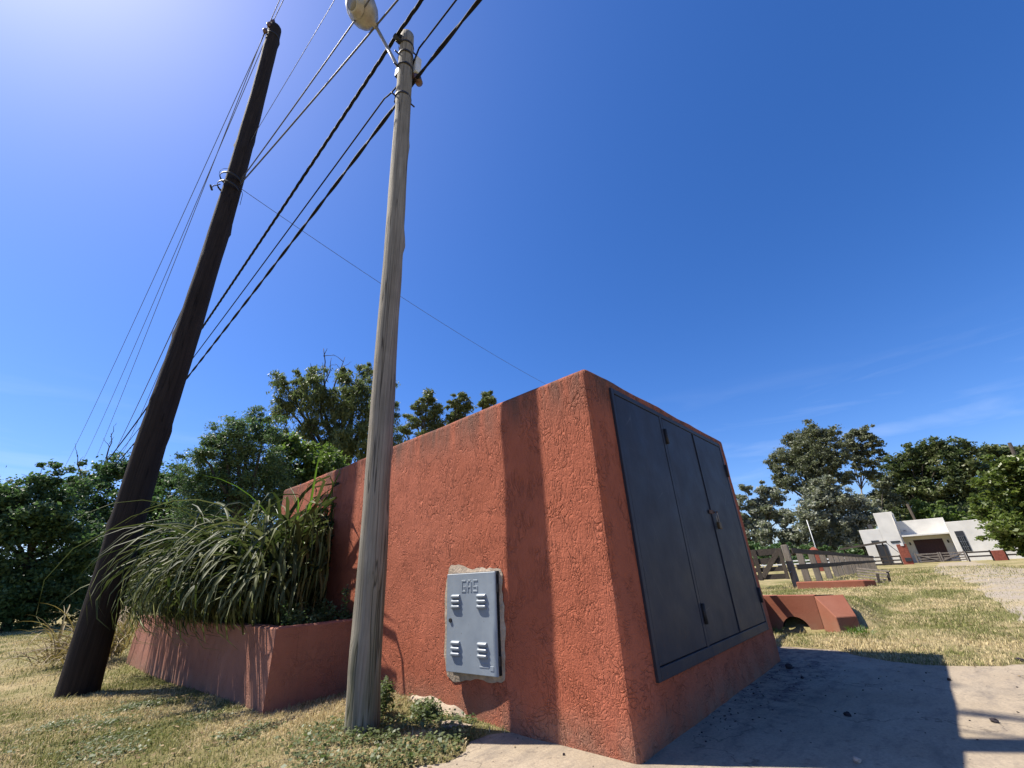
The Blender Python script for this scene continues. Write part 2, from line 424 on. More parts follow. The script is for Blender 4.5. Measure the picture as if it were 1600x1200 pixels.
# spilt berry stain along the foot of the doors
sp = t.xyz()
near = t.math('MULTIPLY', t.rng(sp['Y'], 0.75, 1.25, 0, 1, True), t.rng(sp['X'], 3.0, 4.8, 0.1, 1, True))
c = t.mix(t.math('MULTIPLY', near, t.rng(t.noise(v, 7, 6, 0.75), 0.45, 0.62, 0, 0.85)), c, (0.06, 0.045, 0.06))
t.bump(t.math('ADD', t.noise(v, 70, 5, 0.7), t.math('MULTIPLY', t.noise(v, 6, 3), 1.5)), 0.45, 0.012)
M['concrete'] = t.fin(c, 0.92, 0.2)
# gravel drive
t = NT('gravel_drive'); v = t.coord('World')
c = t.mix(t.rng(t.noise(v, 9, 6, 0.75), 0.35, 0.65), (0.225, 0.190, 0.150), (0.31, 0.268, 0.215))
c = t.mix(t.rng(t.noise(v, 0.9, 4), 0.42, 0.62, 0, 0.8), c, (0.29, 0.235, 0.135))
t.bump(t.voro(v, 30), 0.35, 0.02)
M['gravel'] = t.fin(c, 0.95, 0.15)

# ================================================================== ground
SLAB = [(6.72, 1.95), (6.85, 1.62), (6.78, 1.15), (6.42, 0.86), (6.18, 0.35), (6.38, -0.08), (6.72, -0.45), (7.25, -1.5), (8.2, -4.2),
        (2.0, -7.0), (-4.0, -5.0), (-2.0, 0.4), (0.6, 2.35), (1.45, 2.78), (1.80, 2.68), (2.05, 2.50), (2.22, 2.52), (2.36, 2.62), (2.55, 2.60), (2.72, 2.4), (3.0, 1.95)]
def jag(poly, step=0.12, amp=0.03):
    out = []
    for i in range(len(poly)):
        a, b = Vector(poly[i]), Vector(poly[(i + 1) % len(poly)])
        n = max(1, int((b - a).length / step))
        nv = Vector((-(b - a).y, (b - a).x)).normalized()
        for k in range(n):
            p = a + (b - a) * (k / n)
            p = p + nv * amp * 2.2 * mnoise.noise((p.x * 5.1, p.y * 5.1, 0.3)) + nv * amp * mnoise.noise((p.x * 17, p.y * 17, 4.3))
            out.append((p.x, p.y))
    return out
SLABJ = jag(SLAB)
_sp = np.array(SLABJ)
def inside(poly, x, y):
    x = np.asarray(x); y = np.asarray(y); r = np.zeros(x.shape, bool); n = len(poly); j = n - 1
    for i in range(n):
        xi, yi = poly[i]; xj, yj = poly[j]
        c = ((yi > y) != (yj > y)) & (x < (xj - xi) * (y - yi) / (yj - yi + 1e-12) + xi)
        r ^= c; j = i
    return r
def edge_dist(poly, x, y):
    d = np.full(np.shape(x), 1e9)
    for i in range(len(poly)):
        ax, ay = poly[i]; bx, by = poly[(i + 1) % len(poly)]
        ux, uy = bx - ax, by - ay
        t_ = np.clip(((x - ax) * ux + (y - ay) * uy) / (ux * ux + uy * uy + 1e-12), 0, 1)
        d = np.minimum(d, np.hypot(x - ax - t_ * ux, y - ay - t_ * uy))
    return d
def sst(a, b, x):
    t_ = np.clip((np.asarray(x, float) - a) / (b - a), 0, 1); return t_ * t_ * (3 - 2 * t_)
def ground_h(x, y):
    x = np.asarray(x, float); y = np.asarray(y, float)
    h = np.full(x.shape, 0.012)
    left = sst(3.5, 1.5, x - 0.0 * y) if False else sst(3.2, 2.6, x)
    h += left * (-0.11 * sst(4.8, 9.5, y) + 0.06 * np.exp(-((x - 2.5) ** 2 + (y - 4.0) ** 2) / 0.30) + 0.02 * np.exp(-((x - 2) ** 2 + (y - 3.4) ** 2) / 0.5))
    rt = sst(6.2, 8.5, x)
    h += rt * (0.05 + 0.07 * sst(9, 15, x) - 0.24 * sst(18, 48, x))
    # fill behind the culvert headwall, hollow in front of its mouth
    h += 0.30 * sst(8.45, 8.75, x) * sst(13.5, 9.2, x) * sst(0.75, 1.25, y) * sst(7, 3, y)
    h -= 0.13 * np.exp(-((x - 8.2) ** 2 / 0.16 + (y - 1.85) ** 2 / 0.30))
    h += 0.10 * sst(10, 18, x) * np.exp(-((y + 1.2) / 2.2) ** 2) * sst(60, 30, x)
    return h
def ground_full(x, y):
    h = ground_h(x, y)
    near = np.hypot(x, y) < 14
    ins = np.zeros(np.shape(x), bool); d = np.full(np.shape(x), 9.0)
    if near.any():
        ins[near] = inside(SLABJ, x[near], y[near]); d[near] = edge_dist(SLAB, x[near], y[near])
    return np.where(ins, np.minimum(h, -0.02 - 0.05 * np.minimum(d, 0.4)), h - 0.008 * np.exp(-d / 0.05)), ins

nr, na = 230, 420
rad = np.concatenate([[0.0], 0.5 * (1500 / 0.5) ** (np.linspace(0, 1, nr) ** 1.0)])
ang = np.linspace(0, 2 * math.pi, na, endpoint=False)
# finer where the photograph looks
ang = ang - 0.62 * np.sin(ang - R(45)) * 1.0
gx = np.outer(rad, np.cos(ang)).ravel(); gy = np.outer(rad, np.sin(ang)).ravel()
gz, _ = ground_full(gx, gy)
nz = np.array([mnoise.noise((x * 1.7, y * 1.7, 0)) * 0.012 + mnoise.noise((x * 6, y * 6, 3)) * 0.007 if x * x + y * y < 1600 else 0.0 for x, y in zip(gx, gy)])
gz = gz + np.where(_, 0, nz)
idx = np.arange((nr + 1) * na).reshape(nr + 1, na)
F = np.stack([idx[:-1], np.roll(idx[:-1], -1, 1), np.roll(idx[1:], -1, 1), idx[1:]], -1).reshape(-1, 4)
F = F[:, ::-1] if False else F
ground = np_obj('ground', np.stack([gx, gy, gz], 1), F[:, [0, 3, 2, 1]], M['lawn'], smooth=True)
tag(ground, 'dry straw coloured lawn with green patches all around the red block', 'lawn', kind='structure')

# concrete apron
bm = bmesh.new()
vs = [bm.verts.new((x, y, 0.004 + 0.006 * mnoise.noise((x * 2, y * 2, 7)))) for x, y in SLABJ]
f = bm.faces.new(vs)
bmesh.ops.triangulate(bm, faces=[f])
slab = bm_obj('pavement', bm, M['concrete'])
for p in slab.data.polygons: pass
if slab.data.polygons[0].normal.z < 0: slab.data.flip_normals()
tag(slab, 'pale dusty concrete apron in front of the metal doors', 'pavement', kind='structure')

# gravel drive towards the house
L, Rr = [], []
for i in range(90):
    s = i / 89; x = 7.6 + s * 56
    wob = 0.35 * mnoise.noise((x * 0.6, 1.1, 0)) + 0.15 * mnoise.noise((x * 2.3, 2.1, 0))
    l = -0.55 + 0.9 * sst(14, 34, x) - 0.8 * sst(36, 60, x) + wob
    r = -3.1 - 0.2 * sst(14, 40, x) + 0.7 * mnoise.noise((x * 0.5, 7.1, 0))
    L.append((x, float(l))); Rr.append((x, float(r)))
V, F = [], []
for (xa, ya), (xb, yb) in zip(L, Rr):
    for k in range(9):
        y = ya + (yb - ya) * k / 8
        V.append((xa, y, float(ground_h(xa, y)) + 0.022 - (0.03 if k in (0, 8) else 0) ))
for i in range(89):
    for k in range(8):
        a = i * 9 + k; F.append((a, a + 1, a + 10, a + 9))
drive = np_obj('driveway', V, F, M['gravel'], smooth=True)
if drive.data.polygons[0].normal.z < 0: drive.data.flip_normals()
tag(drive, 'grey gravel driveway leading to the white house', 'driveway', kind='structure')

# ================================================================== red block with metal doors
X0, X1, Y0, Y1, H = 2.638, 5.93, 1.535, 7.6, 2.5
shed = empty('utility_enclosure', ((X0 + X1) / 2, (Y0 + Y1) / 2, 0), 'red stucco block with grey metal double doors at its end', 'enclosure')
def slab_grid(o, u, v, nu, nv):
    o, u, v = Vector(o), Vector(u), Vector(v)
    V = [o + u * (i / nu) + v * (j / nv) for j in range(nv + 1) for i in range(nu + 1)]
    F = [(j * (nu + 1) + i, j * (nu + 1) + i + 1, (j + 1) * (nu + 1) + i + 1, (j + 1) * (nu + 1) + i) for j in range(nv) for i in range(nu)]
    return V, F
bm = bmesh.new()
add_box(bm, (X0, Y0, -0.3), (X1, Y1, H))
bmesh.ops.bevel(bm, geom=[e for e in bm.edges if max(v.co.z for v in e.verts) > H - 0.01], offset=0.045, segments=4, affect='EDGES', profile=0.5)
for i in range(5):
    es = [e for e in bm.edges if e.calc_length() > 0.13]
    if not es: break
    bmesh.ops.subdivide_edges(bm, edges=es, cuts=1, use_grid_fill=True)
bmesh.ops.triangulate(bm, faces=[f for f in bm.faces if len(f.verts) > 4])
for v in bm.verts:
    q = v.co
    d = 0.010 * mnoise.noise(q * 1.6) + 0.005 * mnoise.noise(q * 5.0)
    e = 0.012 * mnoise.noise((q.x * 2.1, q.y * 2.1, 9.0)) if q.z > H - 0.06 else 0
    keep_front = q.y < Y0 + 0.02 and 2.9 < q.x < 5.8 and 0.28 < q.z < 2.45
    if keep_front: d = 0
    v.co = q + Vector((d if q.x < X0 + 0.05 else 0, d if q.y < Y0 + 0.05 else 0, e))
body = bm_obj('wall', bm, M['stucco'], shed, smooth=True)
body.data.polygons.foreach_set('use_smooth', [False] * len(body.data.polygons))

# door frame on the end face (plane y = Y0)
FX0, FX1, FZ0, FZ1 = 2.97, 5.70, 0.325, 2.405
yf = Y0
fw = 0.045
fr = box('frame', (FX0, yf - 0.022, FZ0), (FX0 + fw, yf + 0.03, FZ1), M['door_paint'], shed, 0.003)
box('frame', (FX1 - fw, yf - 0.022, FZ0), (FX1, yf + 0.03, FZ1), M['door_paint'], shed, 0.003)
box('frame', (FX0 + fw, yf - 0.0215, FZ1 - fw), (FX1 - fw, yf + 0.03, FZ1), M['door_paint'], shed, 0.003)
box('frame', (FX0 + fw, yf - 0.0215, FZ0), (FX1 - fw, yf + 0.03, FZ0 + 0.075), M['door_paint'], shed, 0.003)
box('jamb', (3.885, yf - 0.0205, FZ0 + 0.075), (3.935, yf + 0.03, FZ1 - fw), M['door_paint'], shed, 0.003)
box('backing', (FX0 + fw, yf - 0.004, FZ0 + 0.075), (FX1 - fw, yf + 0.02, FZ1 - fw), M['gap'], shed, 0)
def leaf(x0, x1):
    g = 0.007
    z0, z1 = FZ0 + 0.075 + g, FZ1 - fw - g
    nu, nv = 8, 14
    bm = bmesh.new()
    add_box(bm, (x0 + g, yf - 0.018, z0), (x1 - g, yf - 0.006, z1), 0.003)
    bmesh.ops.subdivide_edges(bm, edges=[e for e in bm.edges if e.calc_length() > 0.3], cuts=7, use_grid_fill=True)
    for v in bm.verts:
        if v.co.y < yf - 0.015: v.co.y += 0.003 * mnoise.noise((v.co.x * 2.5, v.co.z * 1.5, x0))
    return bm_obj('door', bm, M['door_paint'], shed)
d1 = leaf(FX0 + fw, 3.885); d2 = leaf(3.935, 4.745); d3 = leaf(4.745, FX1 - fw)
def hinge(x, z, par):
    tubes('hinge', [([(x, yf - 0.03, z - 0.075), (x, yf - 0.03, z + 0.075)], 0.016)], M['black_steel'], par, 10)
hinge(3.945, 2.16, d2); hinge(3.945, 0.63, d2); hinge(FX1 - 0.028, 2.05, d3); hinge(FX1 - 0.028, 0.66, d3)
beam('astragal', (4.746, yf - 0.0235, FZ0 + 0.09), (4.746, yf - 0.0235, FZ1 - fw - 0.012), 0.024, 0.010, M['door_paint'], d2, 0.002, upv=(0, 1, 0))
box('hasp', (4.66, yf - 0.032, 1.475), (4.80, yf - 0.0285, 1.515), M['rust'], d2, 0.002)
tubes('staple', [([(4.80, yf - 0.02, 1.495), (4.80, yf - 0.06, 1.495), (4.82, yf - 0.06, 1.495), (4.82, yf - 0.02, 1.495)], 0.006)], M['rust'], d3, 6)
lock = empty('padlock', (4.81, yf - 0.06, 1.36), 'small brass padlock hanging from the hasp of the metal doors', 'padlock')
tubes('shackle', [([(4.785, yf - 0.048, 1.385), (4.785, yf - 0.048, 1.47), (4.795, yf - 0.048, 1.492), (4.812, yf - 0.048, 1.50), (4.829, yf - 0.048, 1.492), (4.839, yf - 0.048, 1.47), (4.839, yf - 0.048, 1.385)], 0.006)], M['steel'], lock, 8)
box('lock_body', (4.775, yf - 0.064, 1.325), (4.849, yf - 0.034, 1.395), M['brass'], lock, 0.006)

# exposed mortar footing at the foot of the long wall
V, F = [], []
n = 26
for i in range(n + 1):
    y = 2.86 + (4.05 - 2.86) * i / n
    z = 0.03 + 0.085 * math.sin(math.pi * min(1, max(0, (i / n - 0.05) / 0.95))) + 0.025 * mnoise.noise((y * 6, 1, 0))
    out = 0.06 + 0.06 * math.sin(math.pi * i / n) + 0.03 * mnoise.noise((y * 5, 4, 0))
    for k in range(5):
        s = k / 4
        V.append((X0 + 0.01 - out * s, y + 0.02 * mnoise.noise((y * 9, k, 0)), z * (1 - s * s) - 0.05 * s + 0.012 * mnoise.noise((y * 11, k * 2.2, 3))))
for i in range(n):
    for k in range(4):
        a = i * 5 + k; F.append((a, a + 1, a + 6, a + 5))
np_obj('footing', V, F, M['mortar'], shed, smooth=True)

# ================================================================== gas cabinet on the long wall
GY0, GY1, GZ0, GZ1 = 2.585, 3.165, 0.325, 1.035     # y grows to the left in the picture
gas = empty('gas_cabinet', (X0, (GY0 + GY1) / 2, GZ0), 'blue grey metal gas meter cabinet set in the red wall', 'gas cabinet')
# ragged mortar patch round the box
bm = bmesh.new()
outer, inner = [], []
npt = 72
for i in range(npt):
    a = 2 * math.pi * i / npt
    c_, s_ = math.cos(a), math.sin(a)
    k = 1 / (abs(c_) ** 9 + abs(s_) ** 9) ** (1 / 9)
    hy, hz = (GY1 - GY0) / 2, (GZ1 - GZ0) / 2
    cy_, cz_ = (GY0 + GY1) / 2, (GZ0 + GZ1) / 2
    ex = 0.030 + 0.022 * mnoise.noise((c_ * 4, s_ * 4, 1)) + 0.015 * mnoise.noise((c_ * 11, s_ * 11, 5))
    ex += 0.012 * max(0, -c_) + 0.012 * max(0, -s_) + 0.070 * max(0, c_)
    outer.append(bm.verts.new((X0 - 0.004, cy_ + c_ * k * (hy + ex), cz_ + s_ * k * (hz + ex))))
    inner.append(bm.verts.new((X0 - 0.018, cy_ + c_ * k * (hy - 0.01), cz_ + s_ * k * (hz - 0.01))))
for i in range(npt):
    j = (i + 1) % npt
    bm.faces.new((outer[i], inner[i], inner[j], outer[j]))
bmesh.ops.recalc_face_normals(bm, faces=bm.faces)
patch = bm_obj('mortar_surround', bm, M['mortar'], gas)
box('box', (X0 - 0.026, GY0 - 0.005, GZ0 + 0.006), (X0 + 0.03, GY1 - 0.01, GZ1 + 0.004), M['gap'], gas, 0.002)
# the door: hinged at its right edge (small y), standing a little open at the left
ajar = math.atan2(0.048, GY1 - GY0)
root = empty('door', (X0 - 0.034, GY0, GZ0)); root.parent = gas; root.location = Vector((X0 - 0.034, GY0, GZ0)) - gas.location
W, HH = 3.135 - GY0, GZ1 - GZ0
rotm = Matrix.Rotation(ajar, 4, 'Z')
def gpart(name, bm, m, parent):
    """bm is in door coordinates: x out of the wall (negative), y to the left, z up"""
    me = bpy.data.meshes.new(name); bm.normal_update(); bm.to_mesh(me); bm.free(); me.materials.append(m)
    o = bpy.data.objects.new(name, me); col.objects.link(o); o.parent = parent
    return o
root.rotation_euler = (0, 0, ajar)
bm = bmesh.new(); add_box(bm, (-0.014, 0.0, 0.0), (0.0, W, HH), 0.004)
add_box(bm, (0.0005, W - 0.012, 0.002), (0.03, W - 0.001, HH - 0.002), 0.001)
add_box(bm, (0.0005, 0.012, 0.001), (0.03, W - 0.013, 0.011), 0.001)
add_box(bm, (0.0005, 0.012, HH - 0.011), (0.03, W - 0.013, HH - 0.001), 0.001)
gpart('panel', bm, M['cabinet'], root)
def louver(yc, zc):
    bm = bmesh.new()
    w, hgt, dep, n = 0.050, 0.028, 0.021, 6
    prof = [(0, hgt / 2), (-dep * 0.55, hgt / 2 - 0.003), (-dep, hgt / 2 - 0.012), (-dep * 0.95, -hgt / 2 + 0.006), (-dep * 0.8, -hgt / 2)]
    rows = []
    for s, k in ((-1.0, 0.15), (-0.9, 0.85), (-0.6, 1), (0.6, 1), (0.9, 0.85), (1.0, 0.15)):
        rows.append([bm.verts.new((-0.0135 + px * k, yc + s * w, zc + pz * (0.7 + 0.3 * k))) for px, pz in prof])
    for a, b in zip(rows, rows[1:]):
        for i in range(len(prof) - 1): bm.faces.new((a[i], a[i + 1], b[i + 1], b[i]))
    bm.faces.new(rows[0]); bm.faces.new(list(reversed(rows[-1])))
    bmesh.ops.recalc_face_normals(bm, faces=bm.faces)
    o = gpart('louver', bm, M['cabinet'], root)
for yc in (0.150, 0.440):
    for zc in (0.165, 0.500):
        for k in (-1, 0, 1): louver(yc, zc + k * 0.038)
# embossed block letters G A S
bm = bmesh.new()
def bar(y0, y1, z0, z1):   # y measured from the left edge of the lettering, to the right in the picture
    add_box(bm, (-0.0175, YL - y1, ZL + z0), (-0.0135, YL - y0, ZL + z1), 0.0015)
YL, ZL = 0.375, 0.566
lw, lh, s_ = 0.052, 0.092, 0.013
# G
bar(0, lw, lh - s_, lh); bar(0, s_, 0, lh - s_ - 0.0005); bar(s_ + 0.0005, lw, 0, s_); bar(lw - s_, lw, s_ + 0.0005, 0.046); bar(0.024, lw - s_ - 0.0005, 0.034, 0.046)
YL -= lw + 0.014
bar(s_ * 0.9, lw - s_ * 0.9, lh - s_, lh); bar(0, s_, 0, lh - s_ - 0.0005); bar(lw - s_, lw, 0, lh - s_ - 0.0005); bar(s_ + 0.0005, lw - s_ - 0.0005, 0.033, 0.046)
YL -= lw + 0.014
bar(0, lw, lh - s_, lh); bar(0, s_, 0.046, lh - s_ - 0.0005); bar(0, lw, 0.034, 0.0455); bar(lw - s_, lw, s_ + 0.0005, 0.0335); bar(0, lw, 0, s_)
gpart('lettering', bm, M['cabinet'], root)
bm = bmesh.new(); add_box(bm, (-0.0165, 0.04, 0.035), (-0.0135, 0.075, 0.065), 0.001); add_box(bm, (-0.016, 0.09, 0.05), (-0.0135, 0.185, 0.06), 0.001); add_box(bm, (-0.016, 0.09, 0.07), (-0.0135, 0.16, 0.08), 0.001)
gpart('maker_plate', bm, M['cabinet'], root)
bm = bmesh.new()
bmesh.ops.create_cone(bm, cap_ends=True, segments=16, radius1=0.017, radius2=0.015, depth=0.012, matrix=Matrix.Translation((-0.018, W - 0.05, 0.36)) @ Matrix.Rotation(R(-90), 4, 'Y'))
gpart('lock', bm, M['black_steel'], root)
for z in (0.1, HH - 0.12):
    bm = bmesh.new(); bmesh.ops.create_cone(bm, cap_ends=True, segments=10, radius1=0.009, radius2=0.009, depth=0.06, matrix=Matrix.Translation((-0.004, -0.011, z)))
    gpart('hinge', bm, M['black_steel'], root)

# ================================================================== planter
PX, PY0, PY1, PZ, PT = 1.768, 4.66, 11.3, 0.665, 0.13
planter = empty('planter', (2.2, 6, 0), 'long faded red stucco planter running along the block wall', 'planter')
def wallblock(name, lo, hi, m, par):
    bm = bmesh.new(); add_box(bm, lo, hi)
    bmesh.ops.bevel(bm, geom=[e for e in bm.edges if max(v.co.z for v in e.verts) > hi[2] - 0.01 or abs(e.verts[0].co.z - e.verts[1].co.z) > 0.3], offset=0.014, segments=2, affect='EDGES')
    for i in range(5):
        es = [e for e in bm.edges if e.calc_length() > 0.16]
        if not es: break
        bmesh.ops.subdivide_edges(bm, edges=es, cuts=1, use_grid_fill=True)
    for v in bm.verts:
        q = v.co; v.co = q + Vector((0.012 * mnoise.noise(q * 2.1), 0, 0.010 * mnoise.noise((q.x, q.y * 2.3, 5)) if q.z > hi[2] - 0.03 else 0))
    return bm_obj(name, bm, m, par)
bm = bmesh.new()
def quadgrid(a, b, c, d, nu, nv):
    a, b, c, d = map(Vector, (a, b, c, d))
    g_ = [[bm.verts.new(a.lerp(b, i / nu).lerp(d.lerp(c, i / nu), j / nv)) for i in range(nu + 1)] for j in range(nv + 1)]
    for j in range(nv):
        for i in range(nu): bm.faces.new((g_[j][i], g_[j][i + 1], g_[j + 1][i + 1], g_[j + 1][i]))
zb, e = -0.4, 0.012
XE = X0 - 0.004
quadgrid((PX, PY1, zb), (PX, PY0, zb), (PX, PY0, PZ - e), (PX, PY1, PZ - e), 60, 8)
quadgrid((PX, PY0, zb), (XE, PY0, zb), (XE, PY0, PZ - e), (PX, PY0, PZ - e), 8, 8)
quadgrid((PX, PY1, PZ - e), (PX, PY0, PZ - e), (PX + e, PY0 + e, PZ), (PX + e, PY1, PZ), 60, 1)
quadgrid((PX, PY0, PZ - e), (XE, PY0, PZ - e), (XE, PY0 + e, PZ), (PX + e, PY0 + e, PZ), 8, 1)
quadgrid((PX + e, PY1, PZ), (PX + e, PY0 + e, PZ), (PX + PT, PY0 + PT, PZ), (PX + PT, PY1, PZ), 60, 1)
quadgrid((PX + e, PY0 + e, PZ), (XE, PY0 + e, PZ), (XE, PY0 + PT, PZ), (PX + PT, PY0 + PT, PZ), 8, 1)
quadgrid((PX + PT, PY1, PZ), (PX + PT, PY0 + PT, PZ), (PX + PT, PY0 + PT, 0.3), (PX + PT, PY1, 0.3), 60, 1)
quadgrid((PX + PT, PY0 + PT, PZ), (XE, PY0 + PT, PZ), (XE, PY0 + PT, 0.3), (PX + PT, PY0 + PT, 0.3), 8, 1)
quadgrid((PX, PY1, zb), (PX + PT, PY1, zb), (PX + PT, PY1, PZ), (PX, PY1, PZ), 1, 1)
bmesh.ops.remove_doubles(bm, verts=bm.verts, dist=0.0005)
bmesh.ops.recalc_face_normals(bm, faces=bm.faces)
for v in bm.verts:
    q = v.co.copy(); k = mnoise.noise(q * 2.1) * 0.010 + mnoise.noise(q * 7) * 0.004
    v.co.x += k
    if q.z > 0.5: v.co.z += 0.010 * mnoise.noise((q.x * 3, q.y * 2.3, 5))
bm_obj('wall', bm, M['stucco_planter'], planter)
V, F = slab_grid((PX + PT - 0.01, PY0 + PT - 0.01, 0), (X0 - PX - PT + 0.02, 0, 0), (0, PY1 - PY0, 0), 6, 50)
V = [(v.x, v.y, 0.585 + 0.03 * mnoise.noise(v * 4)) for v in V]
np_obj('soil', V, F, M['soil'], planter, smooth=True)

# ================================================================== wooden poles
def pole_shaft(name, base, top, r0, r1, m, parent, flare=0.0, knots=6, seed=0, bend=0.04, n=22, rings=70):
    base, top = Vector(base), Vector(top)
    ax = (top - base).normalized(); s = ax.cross(Vector((0, 1, 0))).normalized(); u = s.cross(ax)
    V, F = [], []
    kn = [(random.random() ** 0.8, random.uniform(0, 2 * math.pi), random.uniform(0.012, 0.030) * (r0 / 0.12) ** 0.5) for _ in range(knots)]
    for i in range(rings + 1):
        t_ = i / rings
        c = base.lerp(top, t_) + (s * math.sin(t_ * 3.1 + seed) + u * math.sin(t_ * 4.3 + 2 * seed)) * bend * math.sin(math.pi * t_)
        r = r0 + (r1 - r0) * t_ + flare * math.exp(-t_ * 14)
        for k in range(n):
            a = 2 * math.pi * k / n
            d = 0.05 * mnoise.noise((math.cos(a) * 1.2, math.sin(a) * 1.2, t_ * 9 + seed)) * r * 2.0
            d += 0.03 * r * mnoise.noise((math.cos(a) * 5, math.sin(a) * 5, t_ * 25 + seed))
            for kt, ka, kh in kn:
                da = (a - ka + math.pi) % (2 * math.pi) - math.pi
                d += kh * math.exp(-(da / 0.35) ** 2 - ((t_ - kt) * (top - base).length / 0.10) ** 2)
            V.append(c + (s * math.cos(a) + u * math.sin(a)) * (r + d))
    for i in range(rings):
        for k in range(n):
            k2 = (k + 1) % n; F.append((i * n + k, i * n + k2, (i + 1) * n + k2, (i + 1) * n + k))
    V.append(top + ax * 0.015)
    F += [(len(V) - 1, rings * n + k, rings * n + (k + 1) % n) for k in range(n)]
    me = bpy.data.meshes.new(name); me.from_pydata(V, [], F); me.update()
    bm = bmesh.new(); bm.from_mesh(me); bmesh.ops.recalc_face_normals(bm, faces=bm.faces); bm.to_mesh(me); bm.free()
    return link(name, me, m, parent, True)
def axis_pt(base, top, z):
    base, top = Vector(base), Vector(top); return base.lerp(top, (z - base.z) / (top.z - base.z))
def band(name, c, r, hgt, m, par, n=20):
    V, F = [], []
    for z in (-hgt / 2, hgt / 2):
        for rr in (r, r + 0.006):
            V += [(c.x + math.cos(2 * math.pi * k / n) * rr, c.y + math.sin(2 * math.pi * k / n) * rr, c.z + z) for k in range(n)]
    for k in range(n):
        k2 = (k + 1) % n
        F += [(n + k, n + k2, 3 * n + k2, 3 * n + k), (2 * n + k, 3 * n + k, 3 * n + k2, 2 * n + k2), (k, k2, n + k2, n + k)]
    return np_obj(name, V, F, m, par)

NB, NTOP = Vector((2.01, 3.41, -0.25)), Vector((1.865, 3.49, 8.98))
npole = empty('utility_pole', (2.01, 3.41, 0), 'slim pale grey wooden pole in front of the red wall, carrying the street lamp', 'utility pole', 'wooden poles by the red block')
pole_shaft('shaft', NB, NTOP, 0.113, 0.108, M['pole_grey'], npole, 0.018, 9, 1.0, 0.012)
for z, r_ in ((7.36, 0.114), (8.08, 0.114), (8.40, 0.113), (8.66, 0.113)):
    c = axis_pt(NB, NTOP, z); band('clamp_band', c, r_, 0.045, M['black_steel'], npole)
    for dx, dy in ((-0.13, 0.03), (0.13, -0.03)):
        tubes('bolt', [([(c.x + dx * 0.8, c.y + dy, c.z), (c.x + dx * 1.35, c.y + dy, c.z)], 0.013)], M['black_steel'], npole, 6)
c = axis_pt(NB, NTOP, 8.18)
jb = box('junction_box', (c.x + 0.10, c.y - 0.14, c.z - 0.14), (c.x + 0.20, c.y + 0.02, c.z + 0.26), M['white_box'], npole, 0.012)
c = axis_pt(NB, NTOP, 7.90)
tubes('insulator', [([(c.x + 0.10, c.y - 0.03, c.z + 0.14), (c.x + 0.17, c.y - 0.08, c.z + 0.07), (c.x + 0.20, c.y - 0.10, c.z - 0.02)], [0.045, 0.075, 0.055])], M['ceramic'], npole, 12)
c = axis_pt(NB, NTOP, 8.68)
tubes('wire_clamp', [([(c.x - 0.10, c.y, c.z), (c.x - 0.21, c.y + 0.02, c.z + 0.06)], [0.03, 0.04]), ([(c.x - 0.1, c.y, c.z + 0.14), (c.x - 0.17, c.y + 0.04, c.z + 0.17)], 0.035)], M['black_steel'], npole, 8)
c = axis_pt(NB, NTOP, 7.92)
tubes('wire_clamp', [([(c.x - 0.05, c.y + 0.10, c.z - 0.55), (c.x + 0.02, c.y + 0.16, c.z - 0.50)], 0.025)], M['black_steel'], npole, 8)

# street lamp on the slim pole
lampo = empty('street_lamp', (1.88, 3.5, 8.1), 'bowl shaped aluminium street lamp on a short slanted arm at the pole top', 'street lamp')
A0, A1 = Vector((1.80, 3.52, 8.05)), Vector((1.40, 3.64, 8.82))
tubes('arm', [([A0 + Vector((0.06, -0.02, -0.12)), A0, A1], 0.026)], M['lamp_grey'], lampo, 10)
box('bracket', A0 + Vector((-0.03, -0.06, -0.16)), A0 + Vector((0.09, 0.06, 0.02)), M['black_steel'], lampo, 0.01)
ax = Vector((-0.62, 0.12, 0.48)).normalized()
def lathe(name, o, ax, prof, m, par, n=24, squash=1.0):
    s = ax.cross(Vector((0, 0, 1))).normalized(); u = s.cross(ax)
    V, F = [], []
    for t_, r_ in prof:
        for k in range(n):
            a = 2 * math.pi * k / n; V.append(o + ax * t_ + s * math.cos(a) * r_ + u * math.sin(a) * r_ * squash)
    for i in range(len(prof) - 1):
        for k in range(n):
            k2 = (k + 1) % n; F.append((i * n + k, i * n + k2, (i + 1) * n + k2, (i + 1) * n + k))
    return np_obj(name, V, F, m, par, True)
# egg shaped housing
hous = lathe('housing', A1, ax, [(-0.04, 0.001), (-0.03, 0.045), (0.02, 0.05), (0.05, 0.13), (0.11, 0.19), (0.20, 0.235), (0.30, 0.245), (0.40, 0.22), (0.48, 0.16), (0.53, 0.08), (0.545, 0.001)], M['lamp_grey'], lampo, squash=0.82)
dn = (Vector((0, 0, -0.9)) + ax * 0.75 + Vector((0.0, -0.2, 0))).normalized()
lathe('rim', A1 + ax * 0.24 + dn * 0.16, dn, [(0.0, 0.16), (0.05, 0.115), (0.085, 0.10), (0.085, 0.085)], M['lamp_grey'], hous)
lathe('lens', A1 + ax * 0.24 + dn * 0.235, dn, [(0.0, 0.088), (0.012, 0.075), (0.02, 0.05), (0.022, 0.001)], M['lamp_lens'], hous)

